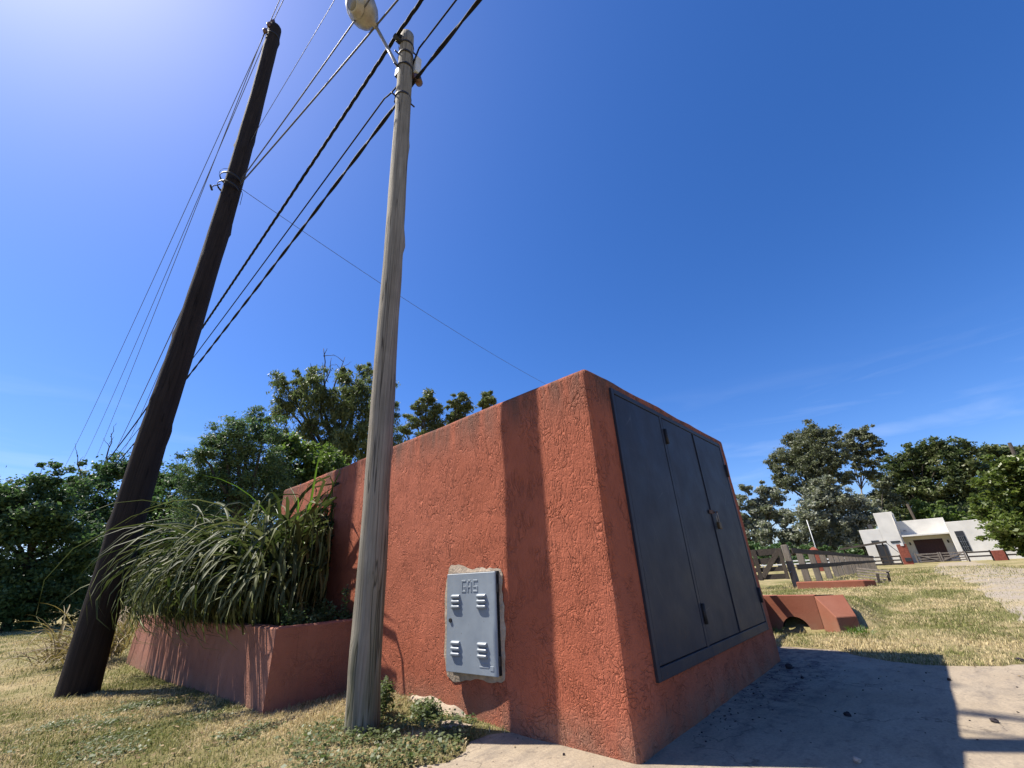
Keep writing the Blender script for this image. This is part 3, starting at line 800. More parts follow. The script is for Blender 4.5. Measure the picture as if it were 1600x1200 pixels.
DB, DTOP = Vector((0.92, 8.36, -0.5)), Vector((0.64, 8.385, 14.75))
dpole = empty('utility_pole', (0.92, 8.36, -0.1), 'tall thick dark tarred pole rising beside the planter', 'utility pole', 'wooden poles by the red block')
pole_shaft('shaft', DB, DTOP, 0.205, 0.15, M['pole_dark'], dpole, 0.01, 26, 2.3, 0.10, 24, 130)
for z, r_ in ((8.75, 0.178), (9.0, 0.178), (14.3, 0.15)):
    c = axis_pt(DB, DTOP, z); band('clamp_band', c, r_ + 0.008, 0.05, M['black_steel'], dpole)
c = axis_pt(DB, DTOP, 8.75)
tubes('bracket', [([(c.x - 0.15, c.y - 0.1, c.z - 0.1), (c.x - 0.25, c.y - 0.2, c.z - 0.32), (c.x - 0.27, c.y - 0.25, c.z - 0.44)], 0.010),
                  ([(c.x - 0.30, c.y - 0.25, c.z - 0.38), (c.x - 0.25, c.y - 0.25, c.z - 0.48)], 0.02)], M['black_steel'], dpole, 7)
tubes('wire_loop', [([(c.x + 0.18 * math.cos(a) - 0.05, c.y - 0.20, c.z + 0.1 + 0.22 * math.sin(a)) for a in np.linspace(1.2, 4.6, 12)], 0.004),
                    ([(c.x + 0.18, c.y - 0.1, c.z + 0.1), (c.x + 0.25, c.y - 0.15, c.z - 0.1), (c.x + 0.26, c.y - 0.16, c.z - 0.42)], 0.005)], M['cable'], dpole, 5)
c = axis_pt(DB, DTOP, 14.6)
for dx, dz in ((-0.16, 0.0), (-0.10, 0.22), (-0.19, -0.35)):
    tubes('insulator', [([(c.x + dx, c.y - 0.06, c.z + dz - 0.08), (c.x + dx, c.y - 0.06, c.z + dz), (c.x + dx, c.y - 0.06, c.z + dz + 0.10)], [0.03, 0.06, 0.035])], M['ceramic'], dpole, 10)

# ================================================================== overhead cables
def catenary(pts, sag, n=40):
    out = []
    for (a, b), s in zip(zip(pts, pts[1:]), sag):
        a, b = Vector(a), Vector(b)
        for i in range(n):
            t_ = i / n; p = a.lerp(b, t_); p.z -= 4 * s * t_ * (1 - t_); out.append(p)
    out.append(Vector(pts[-1])); return out
def cable(name, pts, sag, r, m, label, twist=0, pitch=0.5, n=60):
    path = catenary(pts, sag, n)
    if not twist:
        o = tubes(name, [(path, r)], m, None, 6)
    else:
        dense = []
        for a, b in zip(path, path[1:]):
            k = max(1, int((b - a).length / 0.09))
            dense += [a.lerp(b, i / k) for i in range(k)]
        dense.append(path[-1])
        specs = []
        for st in range(twist):
            pp, L = [], 0.0
            for i, p in enumerate(dense):
                if i: L += (p - dense[i - 1]).length
                an = 2 * math.pi * (L / pitch + st / twist)
                pp.append(p + Vector((math.cos(an), 0, math.sin(an))) * r * 0.75)
            specs.append((pp, r))
        o = tubes(name, specs, m, None, 5)
    tag(o, label, 'cable', 'overhead cables'); return o
cable('overhead_cable', [(1.68, -14, 8.75), (1.69, 3.55, 8.76), (1.80, 43, 9.3)], [0.2, 0.75], 0.017, M['cable'], 'thick twisted black cable clamped to the top of the slim grey pole', 3, 0.75)
cable('overhead_cable', [(2.12, -14, 8.9), (1.98, 3.3, 8.55), (1.93, 3.62, 8.1), (1.95, 4.2, 8.32), (1.98, 44, 9.1)], [0.2, 0.12, 0.05, 0.5], 0.013, M['cable'], 'thin black cable looping past the white box on the slim grey pole', 0)
cable('overhead_cable', [(2.06, -14, 7.75), (2.02, 3.62, 7.92), (2.05, 44, 8.6)], [0.1, 0.6], 0.017, M['cable'], 'black twin cable held by the lowest clamp of the slim grey pole', 2, 1.6)
Ad = axis_pt(DB, DTOP, 9.05)
cable('overhead_cable', [(1.36, -9, 8.2), (1.17, 3.44, 8.8), (Ad.x + 0.16, 8.30, 9.05), (3.0, 45, 11.6)], [0.1, 0.05, 0.9], 0.011, M['bare_wire'], 'thin wire passing in front of the street lamp to the dark pole', 0)
cable('overhead_cable', [(1.95, -9, 7.9), (1.46, 3.12, 8.8), (Ad.x + 0.17, 8.34, 8.95), (2.4, 45, 10.6)], [0.1, 0.05, 0.6], 0.014, M['bare_wire'], 'thin wire crossing just right of the street lamp arm to the dark pole', 0)
cable('overhead_cable', [(1.0, -10, 9.5), (0.92, 4.3, 9.75), (0.86, 8.32, 10.3)], [0.05, 0.03], 0.005, M['bare_wire'], 'faint highest thin wire left of the lamp, meeting the dark pole', 0)
c = axis_pt(DB, DTOP, 14.6)
cable('overhead_cable', [(0.2, -20, 14.4), (c.x - 0.16, c.y - 0.06, c.z + 0.08), (0.08, 45, 9.76)], [0.2, 1.9], 0.009, M['bare_wire'], 'leftmost power line running from the top of the dark pole', 0)
cable('overhead_cable', [(0.9, -20, 14.6), (c.x - 0.10, c.y - 0.06, c.z + 0.3), (0.9, 45, 10.51)], [0.2, 2.4], 0.009, M['bare_wire'], 'middle one of three power lines falling left from the dark pole top', 0)
cable('overhead_cable', [(c.x - 0.19, c.y - 0.06, c.z - 0.28), (1.57, 45, 10.96)], [2.6], 0.009, M['bare_wire'], 'rightmost of three power lines falling left from the dark pole top', 0)
cable('overhead_cable', [(Ad.x + 0.17, 8.30, 8.85), (21.4, 10.95, 9.25)], [0.55], 0.006, M['bare_wire'], 'fine service wire descending from the dark pole to behind the red block', 0)

# ================================================================== strap-leaved plants in the planter
def ribbon_pts(base, az, length, lift, droop, seg=9, kink=0.0, curve=None):
    """a leaf that rises at angle lift and bends over by droop along its length"""
    pts = [Vector(base)]; el = lift; p = Vector(base); a = az
    for i in range(seg):
        el -= droop / seg * (curve(i / seg) if curve else 0.5 + 1.1 * i / seg)
        if kink and i == int(seg * 0.55): el -= kink
        a += random.gauss(0, 0.05)
        p = p + Vector((math.cos(a) * math.cos(el), math.sin(a) * math.cos(el), math.sin(el))) * (length / seg)
        pts.append(p.copy())
    return pts
def ribbon(pts, w, V, F, fold=0.25):
    n = len(pts); o = len(V)
    tw = random.gauss(0, 0.35)
    for i, p in enumerate(pts):
        t_ = (pts[min(i + 1, n - 1)] - pts[max(i - 1, 0)]).normalized()
        s = t_.cross(Vector((0, 0, 1)))
        if s.length < 1e-3: s = Vector((1, 0, 0))
        s.normalize(); u = s.cross(t_)
        s = (s * math.cos(tw) + u * math.sin(tw)).normalized(); u = s.cross(t_).normalized()
        f = i / (n - 1); ww = w * min(1.0, 0.35 + 2.2 * f) * (1 - f ** 3.0) + 0.0008
        V += [p - s * ww / 2 + u * ww * fold, p, p + s * ww / 2 + u * ww * fold]
    for i in range(n - 1):
        a = o + i * 3
        F += [(a, a + 1, a + 4, a + 3), (a + 1, a + 2, a + 5, a + 4)]
def strap_plant(base, label, n, lmin, lmax, w, mat, az_pref=None, spread=1.0, nleaf=28, fresh=None, droop=(1.6, 2.7), lift=(0.9, 1.5), zc=0.0, br=0.22, free=False):
    root = empty('strap_plant', base, label, 'plant', 'strap leaved plants in the planter')
    def one(V, F, scale=1.0):
        az = random.uniform(0, 2 * math.pi)
        if az_pref is not None and random.random() < spread: az = random.gauss(az_pref, 1.0)
        b = Vector(base) + Vector((random.gauss(0, br), random.gauss(0, br * 1.3), zc))
        if not free: b.x = min(max(b.x, PX + 0.12), X0 - 0.1)
        edge_soft = random.random() ** 1.5 * 0.7
        L = random.uniform(lmin, lmax) * scale * ((0.55 if random.random() < 0.6 else (0.88 if base[1] < 7 else 0.78)) if math.cos(az) < -0.3 else 1.0)
        if math.cos(az) > 0.4: L *= 0.85                      # the wall side stays shorter
        pts = ribbon_pts(b, az, L, random.uniform(*lift), random.uniform(*droop), 11, 0.9 if random.random() < 0.15 else 0, lambda f: 0.30 + 1.75 * f)
        for p in pts:
            if p.x > X0 - 0.03: p.x = X0 - 0.03 - random.random() * 0.04
            lim = max(4.82, 2.12 * p.x)
            if p.y < lim: p.y = lim + random.random() * 0.12 + edge_soft
            gh = 0.61 if p.x > PX else 0.0
            if p.z < gh: p.z = gh + random.random() * 0.04
        ribbon(pts, w * random.uniform(0.6, 1.25), V, F)
    V, F = [], []
    for i in range(n): one(V, F)
    o = np_obj('foliage', [tuple(v) for v in V], F, mat, root); o['kind'] = 'stuff'
    for i in range(nleaf):
        V, F = [], []; one(V, F, 1.12)
        np_obj('leaf', [tuple(v) for v in V], F, fresh if fresh is not None and i % 3 == 0 else mat, root)
    return root
PI = math.pi
LEFT = 2.45     # towards the road and away from the red block
strap_plant((2.22, 5.85, 0.6), 'dense strap leaved plant closest to the near end of the planter', 380, 1.3, 3.1, 0.046, M['strap'], 3.6, 0.1, 46, droop=(2.2, 4.0), lift=(1.2, 1.56), br=0.18)
strap_plant((2.42, 6.10, 0.6), 'bright green upright tuft of strap leaves against the red wall', 60, 1.6, 2.4, 0.036, M['strap_fresh'], None, 1, 12, droop=(0.7, 1.9), lift=(1.35, 1.57), br=0.10)
strap_plant((2.15, 6.55, 0.6), 'big arching strap leaved plant in the middle of the planter', 470, 1.4, 3.3, 0.046, M['strap'], 3.2, 0.08, 52, droop=(1.9, 3.9), lift=(1.3, 1.57), br=0.2)
strap_plant((2.10, 7.35, 0.6), 'strap leaved plant whose leaves hang over the planter rim', 430, 1.4, 3.3, 0.046, M['strap'], 3.0, 0.12, 50, droop=(1.8, 3.7), lift=(1.25, 1.57), br=0.2)
strap_plant((2.10, 8.2, 0.6), 'strap leaved plant right behind the dark pole', 320, 1.3, 3.0, 0.046, M['strap'], LEFT, 0.15, 36, droop=(1.9, 3.6), lift=(1.2, 1.55))
strap_plant((2.05, 9.3, 0.6), 'strap leaved plant spilling left past the dark pole', 200, 1.2, 2.6, 0.044, M['strap'], LEFT, 0.35, 24, droop=(1.9, 3.3), lift=(1.0, 1.45))
strap_plant((1.50, 12.2, -0.1), 'dry brownish tuft of long leaves at the far end of the planter', 460, 0.8, 1.8, 0.024, M['strap_dry'], 3.0, 0.6, 30, droop=(0.8, 2.2), lift=(0.7, 1.5), br=0.35, free=True)

def leafy(name, pts_r, n, size, mat, parent, flat=0.35, aspect=0.55):
    """small pointed leaves filling a set of blobs (x, y, z, r)"""
    B = np.array(pts_r, float); k = rng.integers(0, len(B), n)
    d = rng.normal(size=(n, 3)); d /= np.linalg.norm(d, axis=1)[:, None]
    P = B[k, :3] + d * (B[k, 3] * rng.random(n) ** 0.45)[:, None]
    return leaf_quads(name, P, size, mat, parent, flat, aspect)
def leaf_quads(name, P, size, mat, parent, flat=0.0, aspect=0.5, hang=0.0, szvar=0.4):
    n = len(P)
    nrm = rng.normal(size=(n, 3)); nrm[:, 2] = np.abs(nrm[:, 2]) + flat * 3; nrm /= np.linalg.norm(nrm, axis=1)[:, None]
    t_ = rng.normal(size=(n, 3)); t_[:, 2] -= hang * 3
    t_ -= nrm * (t_ * nrm).sum(1)[:, None]; t_ /= np.linalg.norm(t_, axis=1)[:, None] + 1e-9
    s = np.cross(nrm, t_)
    L = size * (1 + szvar * rng.normal(size=n)).clip(0.4, 2)[:, None]
    W = L * aspect
    V = np.stack([P - t_ * L * 0.5, P + s * W * 0.5 - t_ * L * 0.05, P + t_ * L * 0.5, P - s * W * 0.5 - t_ * L * 0.05], 1).reshape(-1, 3)
    F = np.arange(n * 4).reshape(n, 4)
    return np_obj(name, V, F, mat, parent)

wd = empty('weed', (2.2, 4.92, 0.6), 'low leafy ground cover at the near corner of the planter', 'plant')
o = leafy('foliage', [(2.0 + 0.1 * i, 4.90 + 0.05 * math.sin(i * 2.3), 0.68 + 0.03 * math.cos(i * 1.7), 0.10) for i in range(7)] + [(2.15, 5.05, 0.74, 0.12), (2.35, 5.0, 0.78, 0.1), (2.05, 5.15, 0.80, 0.1)], 2600, 0.032, M['leaf_mid'], wd); o['kind'] = 'stuff'
tubes('stem', [([(2.2, 4.95, 0.58), (2.18, 5.0, 0.72), (2.12, 5.05, 0.86)], 0.006), ([(2.3, 4.95, 0.58), (2.34, 4.98, 0.8)], 0.006)], M['bark'], wd, 5)
wd = empty('weed', (2.52, 4.86, 0.6), 'thin upright weed between the planter and the red wall', 'plant')
tubes('stem', [([(2.52, 4.86, 0.55), (2.51, 4.85, 0.8), (2.53, 4.84, 1.0)], 0.005)], M['bark'], wd, 5)
o = leafy('foliage', [(2.52, 4.85, 0.72 + 0.06 * i, 0.05) for i in range(5)], 130, 0.035, M['leaf_mid'], wd); o['kind'] = 'stuff'
for i, (x, y, r_, hgt, lab) in enumerate([(2.30, 3.62, 0.17, 0.22, 'leafy weed clump sprouting between the slim pole and the wall'), (2.45, 3.25, 0.13, 0.10, 'low weed tuft on the pale footing below the gas cabinet')]):
    z0 = float(ground_h(x, y))
    wd = empty('weed', (x, y, z0), lab, 'plant', 'weeds at the wall foot')
    st = []; bl = []
    for k in range(9):
        a = random.uniform(0, 2 * PI); q = r_ * random.random() ** 0.5
        hh = hgt * random.uniform(0.5, 1.0); tip = (x + math.cos(a) * q * 1.2, y + math.sin(a) * q * 1.2, z0 + hh)
        st.append(([(x + math.cos(a) * q * 0.5, y + math.sin(a) * q * 0.5, z0 - 0.02), tip], 0.003))
        bl += [(tip[0], tip[1], tip[2] * s + z0 * (1 - s), 0.05) for s in (0.4, 0.7, 1.0)]
    tubes('stem', st, M['strap_fresh'], wd, 4)
    o = leafy('foliage', bl, 900 if i == 0 else 500, 0.030, M['weed'], wd, 0.3, 0.6); o['kind'] = 'stuff'

# ================================================================== culvert headwall
cul = empty('culvert_headwall', (8.4, 1.8, 0), 'low red culvert headwall with an arched pipe mouth and sloped wing', 'culvert')
hx, ht, y_fold, y_far = 8.40, 0.48, 1.48, 4.2
hc, hr = 1.84, 0.19
# front sheet with an arched opening
prof = [(y_fold, -0.3), (hc - hr, -0.3)] + [(hc - hr * math.cos(a), 0.0 + hr * math.sin(a)) for a in np.linspace(0, PI, 15)] + [(hc + hr, -0.3), (y_far, -0.3), (y_far, ht), (y_fold, ht)]
bm = bmesh.new()
fv = [bm.verts.new((hx, y, z)) for y, z in prof]; bv = [bm.verts.new((hx + 0.24, y, z)) for y, z in prof]
na_ = 17      # arch vertices are prof[1:1+na_]
tl = bm.verts.new((hx, y_fold, ht)) if False else None
arch = list(range(2, 17))
for vv, rev in ((fv, False), (bv, True)):
    tops = [bm.verts.new((vv[i].co.x, vv[i].co.y, ht)) for i in arch]
    quads = [(vv[0], vv[1], vv[2], tops[0], vv[-1])] + [(vv[arch[k]], vv[arch[k + 1]], tops[k + 1], tops[k]) for k in range(len(arch) - 1)] + [(vv[16], vv[17], vv[18], vv[19], tops[-1])]
    for q in quads: bm.faces.new(q if not rev else tuple(reversed(q)))
    if not rev: ftops = tops
    else: btops = tops
for i in range(len(prof) - 2):
    bm.faces.new((fv[i + 1], fv[i], bv[i], bv[i + 1]))
ring_f = [fv[-1]] + ftops + [fv[-2]]; ring_b = [bv[-1]] + btops + [bv[-2]]
for i in range(len(ring_f) - 1): bm.faces.new((ring_f[i], ring_f[i + 1], ring_b[i + 1], ring_b[i]))
bmesh.ops.recalc_face_normals(bm, faces=bm.faces)
bm_obj('headwall', bm, M['stucco_culvert'], cul)
bm = bmesh.new()
P = [(8.397, 1.478, ht - 0.004), (8.12, 1.24, 0.215), (8.34, 1.02, 0.215), (8.70, 1.14, ht - 0.004)]
tv = [bm.verts.new(p) for p in P]; lv = [bm.verts.new((p[0], p[1], -0.3)) for p in P]
bm.faces.new(tv); bm.faces.new(list(reversed(lv)))
for i in range(4): bm.faces.new((tv[i], lv[i], lv[(i + 1) % 4], tv[(i + 1) % 4]))
bmesh.ops.recalc_face_normals(bm, faces=bm.faces)
bmesh.ops.bevel(bm, geom=list(bm.edges), offset=0.008, segments=1, affect='EDGES')
bm_obj('wing_wall', bm, M['stucco_culvert'], cul)
# straight retaining wall on the far side of the ditch, with a plank rail above it
bm = bmesh.new(); add_box(bm, (6.3, 2.19, -0.3), (hx - 0.003, 2.42, ht - 0.003), 0.01)
bm_obj('retaining_wall', bm, M['stucco_culvert'], cul)
pr = empty('plank_rail', (7.3, 2.25, 0.48), 'single plank rail on short posts above the ditch wall behind the red block', 'railing')
beam('plank', (6.2, 2.22, 0.81), (hx - 0.05, 2.22, 0.81), 0.035, 0.15, M['plank'], pr)
for x_ in (6.4, 8.1): box('post', (x_ - 0.05, 2.242, 0.4), (x_ + 0.05, 2.34, 0.92), M['post'], pr)
V, F = [], []
for i, x in enumerate((hx + 0.02, hx + 1.6)):
    for a in np.linspace(-0.6, PI + 0.6, 18): V.append((x, hc - hr * 0.98 * math.cos(a), hr * 0.98 * math.sin(a)))
for k in range(17): F.append((k, k + 1, k + 19, k + 18))
np_obj('pipe', V, F, M['gap'], cul, True)
np_obj('pipe_end', [(hx + 1.5, hc - 0.4, -0.4), (hx + 1.5, hc + 0.4, -0.4), (hx + 1.5, hc + 0.4, 0.4), (hx + 1.5, hc - 0.4, 0.4)], [(0, 1, 2, 3)], M['gap'], cul)
def tuft(name, x, y, n, h, r_, mat, label, group=None):
    z0 = float(ground_h(x, y)); V, F = [], []
    for i in range(n):
        a = random.uniform(0, 2 * PI); q = r_ * random.random()
        pts = ribbon_pts((x + math.cos(a) * q, y + math.sin(a) * q, z0 - 0.02), random.uniform(0, 2 * PI), h * random.uniform(0.5, 1.2), random.uniform(0.9, 1.5), random.uniform(0.2, 1.4), 4)
        ribbon(pts, 0.008, V, F)
    o = np_obj(name, [tuple(v) for v in V], F, mat); tag(o, label, 'grass tuft', group); return o
tuft('grass_tuft', 8.05, 2.12, 120, 0.16, 0.14, M['strap_fresh'], 'green grass tuft below the left side of the pipe mouth', 'grass tufts by the culvert')
tuft('grass_tuft', 8.02, 1.72, 110, 0.14, 0.14, M['strap_dry'], 'dry grass tuft in front of the pipe mouth', 'grass tufts by the culvert')
tuft('grass_tuft', 7.95, 1.02, 150, 0.13, 0.16, M['strap_fresh'], 'green grass tuft at the low end of the culvert wing', 'grass tufts by the culvert')

# ================================================================== rail fence, gate panel and kerb beyond the culvert
fen = empty('rail_fence', (30, 3.5, 0), 'long weathered fence of two plank rails on grey posts', 'fence')
def fz(x): return float(ground_h(x, 3.5))
for i, x in enumerate([19.72, 22.0, 24.6, 26.9, 28.7, 30.6, 32.5, 34.3, 36.1, 38.0, 39.9, 41.9, 44.0, 46.2, 48.2]):
    g_ = fz(x); tp = 1.26 - 0.33 * (x - 18) / 30
    box('post', (x - 0.06, 3.50 - 0.11 + random.uniform(-.015, .015), g_ - 0.3), (x + 0.05, 3.50 + 0.11, tp + random.uniform(-0.06, 0.03)), M['post'], fen, 0.006, Matrix.Rotation(random.gauss(0, 0.015), 3, 'X'), 0.008)
xs = [17.86, 23.2, 28.7, 34.3, 39.9, 45, 48.6]
for zt, zb, off in ((1.365, 0.93, 0.0), (0.845, 0.60, 0.004)):
    for a, b in zip(xs, xs[1:]):
        za = zt + (zb - zt) * (a - 17.9) / 30.4 - 0.085; zb_ = zt + (zb - zt) * (b - 17.9) / 30.4 - 0.085
        beam('rail', (a + 0.01, 3.365 - off, za + random.uniform(-0.01, 0.01)), (b - 0.01, 3.365 - off, zb_ + random.uniform(-0.01, 0.01)), 0.035, 0.165, M['plank'], fen, 0.004)
gp = empty('plank_gate', (17.35, 4.0, 0.4), 'weathered plank gate with a diagonal brace beside the shed corner', 'gate')
gpo = empty('gate_post', (17.55, 3.48, 0.1), 'leaning thick grey gate post where the rail fence begins', 'gate post')
beam('post', (17.52, 3.46, -0.2), (17.62, 3.50, 1.47), 0.20, 0.15, M['post'], gpo, 0.012, upv=(1, 0, 0))
tubes('chain', [([(17.44, 3.55, 0.80), (17.40, 3.58, 0.70), (17.42, 3.54, 0.60), (17.47, 3.50, 0.64)], 0.012)], M['steel'], gpo, 5)
for z0, z1 in ((1.17, 1.37), (0.90, 1.08), (0.66, 0.80), (0.42, 0.58)):
    beam('plank', (17.36, 3.60, (z0 + z1) / 2 + 0.01), (17.36, 6.0, (z0 + z1) / 2 - 0.02), 0.035, z1 - z0, M['plank_dark'], gp, 0.004)
beam('brace', (17.325, 3.66, 1.30), (17.325, 4.36, 0.50), 0.03, 0.15, M['plank'], gp, 0.004)
beam('stile', (17.322, 4.42, 0.40), (17.322, 4.42, 1.38), 0.03, 0.13, M['plank_dark'], gp, 0.004, upv=(0, 1, 0))
beam('stile', (17.322, 3.62, 0.42), (17.322, 3.62, 1.38), 0.03, 0.11, M['plank'], gp, 0.004, upv=(0, 1, 0))
kb = empty('low_wall', (17.1, 2.4, 0.1), 'low red stucco kerb wall below the start of the rail fence', 'low wall')
bm = bmesh.new()
pp = [(16.98, 3.36, 0.0), (16.98, 1.62, 0.0), (17.30, 1.36, 0.0), (17.45, 1.55, 0.0), (17.25, 3.36, 0.0)]
tv = [bm.verts.new((x, y, 0.335 - (0.02 if i == 2 else 0))) for i, (x, y, _) in enumerate(pp)]; lv = [bm.verts.new((x, y, -0.2)) for x, y, _ in pp]
bm.faces.new(tv); bm.faces.new(list(reversed(lv)))
for i in range(5): bm.faces.new((tv[i], lv[i], lv[(i + 1) % 5], tv[(i + 1) % 5]))
bmesh.ops.recalc_face_normals(bm, faces=bm.faces); bmesh.ops.bevel(bm, geom=list(bm.edges), offset=0.015, segments=1, affect='EDGES')
bm_obj('wall', bm, M['stucco_culvert'], kb)
sr = empty('side_railing', (18.6, 1.5, 0.2), 'short low railing of pale slats beyond the end of the red kerb wall', 'railing')
for k, (x, y, zt) in enumerate([(18.35, 1.34, 0.46), (18.9, 1.10, 0.52)]):
    beam('post', (x, y + 0.06, 0.0), (x + 0.05, y, zt), 0.07, 0.07, M['plank_dark'], sr, 0.004, upv=(0, 1, 0))
for k in range(5):
    z = 0.20 + 0.075 * k
    beam('slat', (19.2 + 0.35 * k, 1.95 + 0.02 * k, z + 0.09), (18.33 + 0.10 * k, 1.24 - 0.05 * k, z), 0.03, 0.045, M['post'], sr, 0.003)

# red gate pillar with a thin white mast, and white rails, in the field behind the fence
rp = empty('gate_pillar', (50, 7.64, 0), 'red pillar with pointed top seen over the rail fence', 'pillar', 'red pillars')
bm = bmesh.new(); add_box(bm, (49.8, 7.34, -0.3), (50.4, 7.94, 1.72), 0.02)
bm_obj('shaft', bm, M['brick_red'], rp)
bm = bmesh.new(); bmesh.ops.create_cone(bm, cap_ends=True, segments=4, radius1=0.47, radius2=0.12, depth=0.24, matrix=Matrix.Translation((50.1, 7.64, 1.842)) @ Matrix.Rotation(R(45), 4, 'Z'))
bm_obj('cap', bm, M['brick_red'], rp)
o = tubes('mast', [([(50.6, 7.52, -0.2), (50.6, 7.5, 4.42)], 0.035)], M['white_box'], None, 8); tag(o, 'thin white mast standing behind the rail fence', 'mast')
wf = empty('white_rail', (56, 8, 0), 'low white rail fence glimpsed between the grey posts', 'fence')
for z in (0.55, 0.85): beam('rail', (56, 3.8, z), (56, 14, z), 0.06, 0.12, M['white_box'], wf)
for y in (4.2, 6.6, 9, 11.4, 13.8): box('post', (56.04, y - 0.06, -0.3), (56.16, y + 0.06, 0.95), M['white_box'], wf)

# ================================================================== white house
hs = empty('white_house', (72, -0.5, -0.1), 'white flat roofed house with a square tower and brown garage door', 'house')
gz0 = -0.4
box('tower', (70.0, 1.50, gz0), (74.5, 3.30, 5.68), M['white_wall'], hs, 0.02)
box('wall', (70.0, 3.302, gz0), (76, 5.30, 3.88), M['white_wall'], hs, 0.02)
box('wall', (71.4, -2.75, 2.95), (78, 1.498, 4.57), M['white_wall'], hs, 0.02)          # upper wall above the porch
can = box('canopy', (70.0, -2.62, 2.76), (72.5, 1.496, 2.93), M['white_wall'], hs, 0.01)
box('porch_wall', (72.2, -2.62, gz0), (72.5, 1.496, 2.755), M['white_wall'], hs, 0.01)
box('wall', (69.95, -9.5, gz0), (77, -2.624, 3.97), M['white_wall'], hs, 0.02)
gd = box('garage_door', (72.14, -1.90, gz0), (72.19, 0.68, 2.36), M['brown_door'], hs, 0.01)
for z in (0.4, 1.0, 1.6, 2.2): box('rib', (72.125, -1.88, z - 0.02), (72.139, 0.66, z + 0.02), M['brown_door'], gd, 0.004)
for y in (0.4, -0.6, -1.6):
    wnd = None
win = box('window', (69.90, -3.76, 0.85), (69.948, -3.06, 2.94), M['window_dark'], hs, 0.01)
box('pane', (69.892, -3.70, 0.92), (69.898, -3.12, 2.35), M['glass'], win, 0.0)
for y in (-3.26, -3.41, -3.56): box('bar', (69.872, y - 0.012, 0.92), (69.890, y + 0.012, 2.35), M['steel'], win, 0.0)
for z in (1.3, 1.85, 2.4): box('bar', (69.874, -3.70, z - 0.012), (69.8895, -3.12, z + 0.012), M['steel'], win, 0.0)
sw = box('window', (69.95, 1.84, 2.18), (69.998, 2.70, 2.40), M['window_dark'], hs, 0.01)
box('pane', (69.944, 1.88, 2.20), (69.949, 2.66, 2.38), M['glass'], sw, 0.0)
sw = box('window', (69.95, 3.75, 2.35), (69.998, 4.5, 2.6), M['window_dark'], hs, 0.01)
box('pane', (69.944, 3.79, 2.37), (69.949, 4.46, 2.58), M['glass'], sw, 0.0)
box('door', (69.94, 3.2, gz0), (69.998, 4.1, 2.1), M['window_dark'], hs, 0.01)
for y, x in ((-2.30, 72.12), (1.05, 72.12)):
    wl_ = box('wall_lamp', (x - 0.08, y - 0.07, 1.85), (x + 0.07, y + 0.07, 2.15), M['black_steel'], hs, 0.02)
tubes('downpipe', [([(69.96, 1.62, 5.4), (69.96, 1.62, 0.0)], 0.03)], M['lamp_grey'], hs, 6)
tubes('floodlight', [([(71.35, 1.2, 3.45), (71.15, 1.05, 3.5), (71.1, 0.9, 3.4)], 0.03)], M['black_steel'], hs, 6)
box('chimney', (73, 4.0, 3.885), (73.5, 4.45, 4.6), M['window_dark'], hs, 0.02)

pg = empty('pergola', (65, 5, -0.1), 'dark wooden pergola in front of the left side of the white house', 'pergola')
for x, y, zt in ((64.0, 3.22, 2.12), (64.5, 3.85, 2.05), (66.5, 5.05, 1.95), (66.8, 5.25, 1.95), (67.5, 7.2, 1.8)): box('post', (x - 0.07, y - 0.07, -0.4), (x + 0.07, y + 0.07, zt), M['plank_dark'], pg)
bm = bmesh.new()
rv = [bm.verts.new(p) for p in ((63.6, 2.85, 2.34), (66.6, 2.9, 2.42), (68.6, 7.4, 2.0), (65.6, 7.4, 1.92))]
f = bm.faces.new(rv); r_ = bmesh.ops.extrude_face_region(bm, geom=[f])
for v in r_['geom']:
    if isinstance(v, bmesh.types.BMVert): v.co.z -= 0.2
bmesh.ops.recalc_face_normals(bm, faces=bm.faces)
bm_obj('roof', bm, M['plank_dark'], pg)
beam('strut', (64, 2.9, 2.2), (64, 2.15, 1.1), 0.06, 0.06, M['plank_dark'], pg)
pl = empty('gate_pillar', (64, 1.7, -0.1), 'tall red pillar left of the wooden driveway gate', 'pillar', 'red pillars')
box('shaft', (63.8, 1.28, -0.4), (64.4, 2.12, 1.90), M['brick_red'], pl, 0.02)
box('meter_box', (63.74, 1.48, 1.72), (63.798, 1.76, 2.02), M['white_box'], pl, 0.01)
box('letter_box', (63.74, 1.34, 0.18), (63.798, 1.86, 0.55), M['window_dark'], pl, 0.01)
pl = empty('gate_pillar', (64, -5.1, -0.1), 'short wide red pillar beside the round tree', 'pillar', 'red pillars')
box('shaft', (63.6, -5.54, -0.4), (64.4, -4.70, 0.80), M['brick_red'], pl, 0.02)
def drive_gate(y0, y1, lab, flip):
    g_ = empty('drive_gate', (64, (y0 + y1) / 2, -0.05), lab, 'gate', 'driveway gates')
    for z in (0.12, 0.34, 0.56, 0.80): box('plank', (63.98, y1, z - 0.06), (64.03, y0, z + 0.06), M['post'], g_, 0.005)
    for y in (y0 - 0.06, y1 + 0.06): box('stile', (63.92, y - 0.06, 0.0), (63.975, y + 0.06, 0.92), M['post'], g_, 0.005)
    a, b = (y0 - 0.1, y1 + 0.1) if flip else (y1 + 0.1, y0 - 0.1)
    beam('brace', (63.95, a, 0.14), (63.95, b, 0.80), 0.04, 0.11, M['post'], g_, 0.005)
drive_gate(0.98, -0.93, 'left leaf of the wooden driveway gate next to the tall red pillar', False)
drive_gate(-0.97, -2.85, 'right leaf of the wooden driveway gate', True)
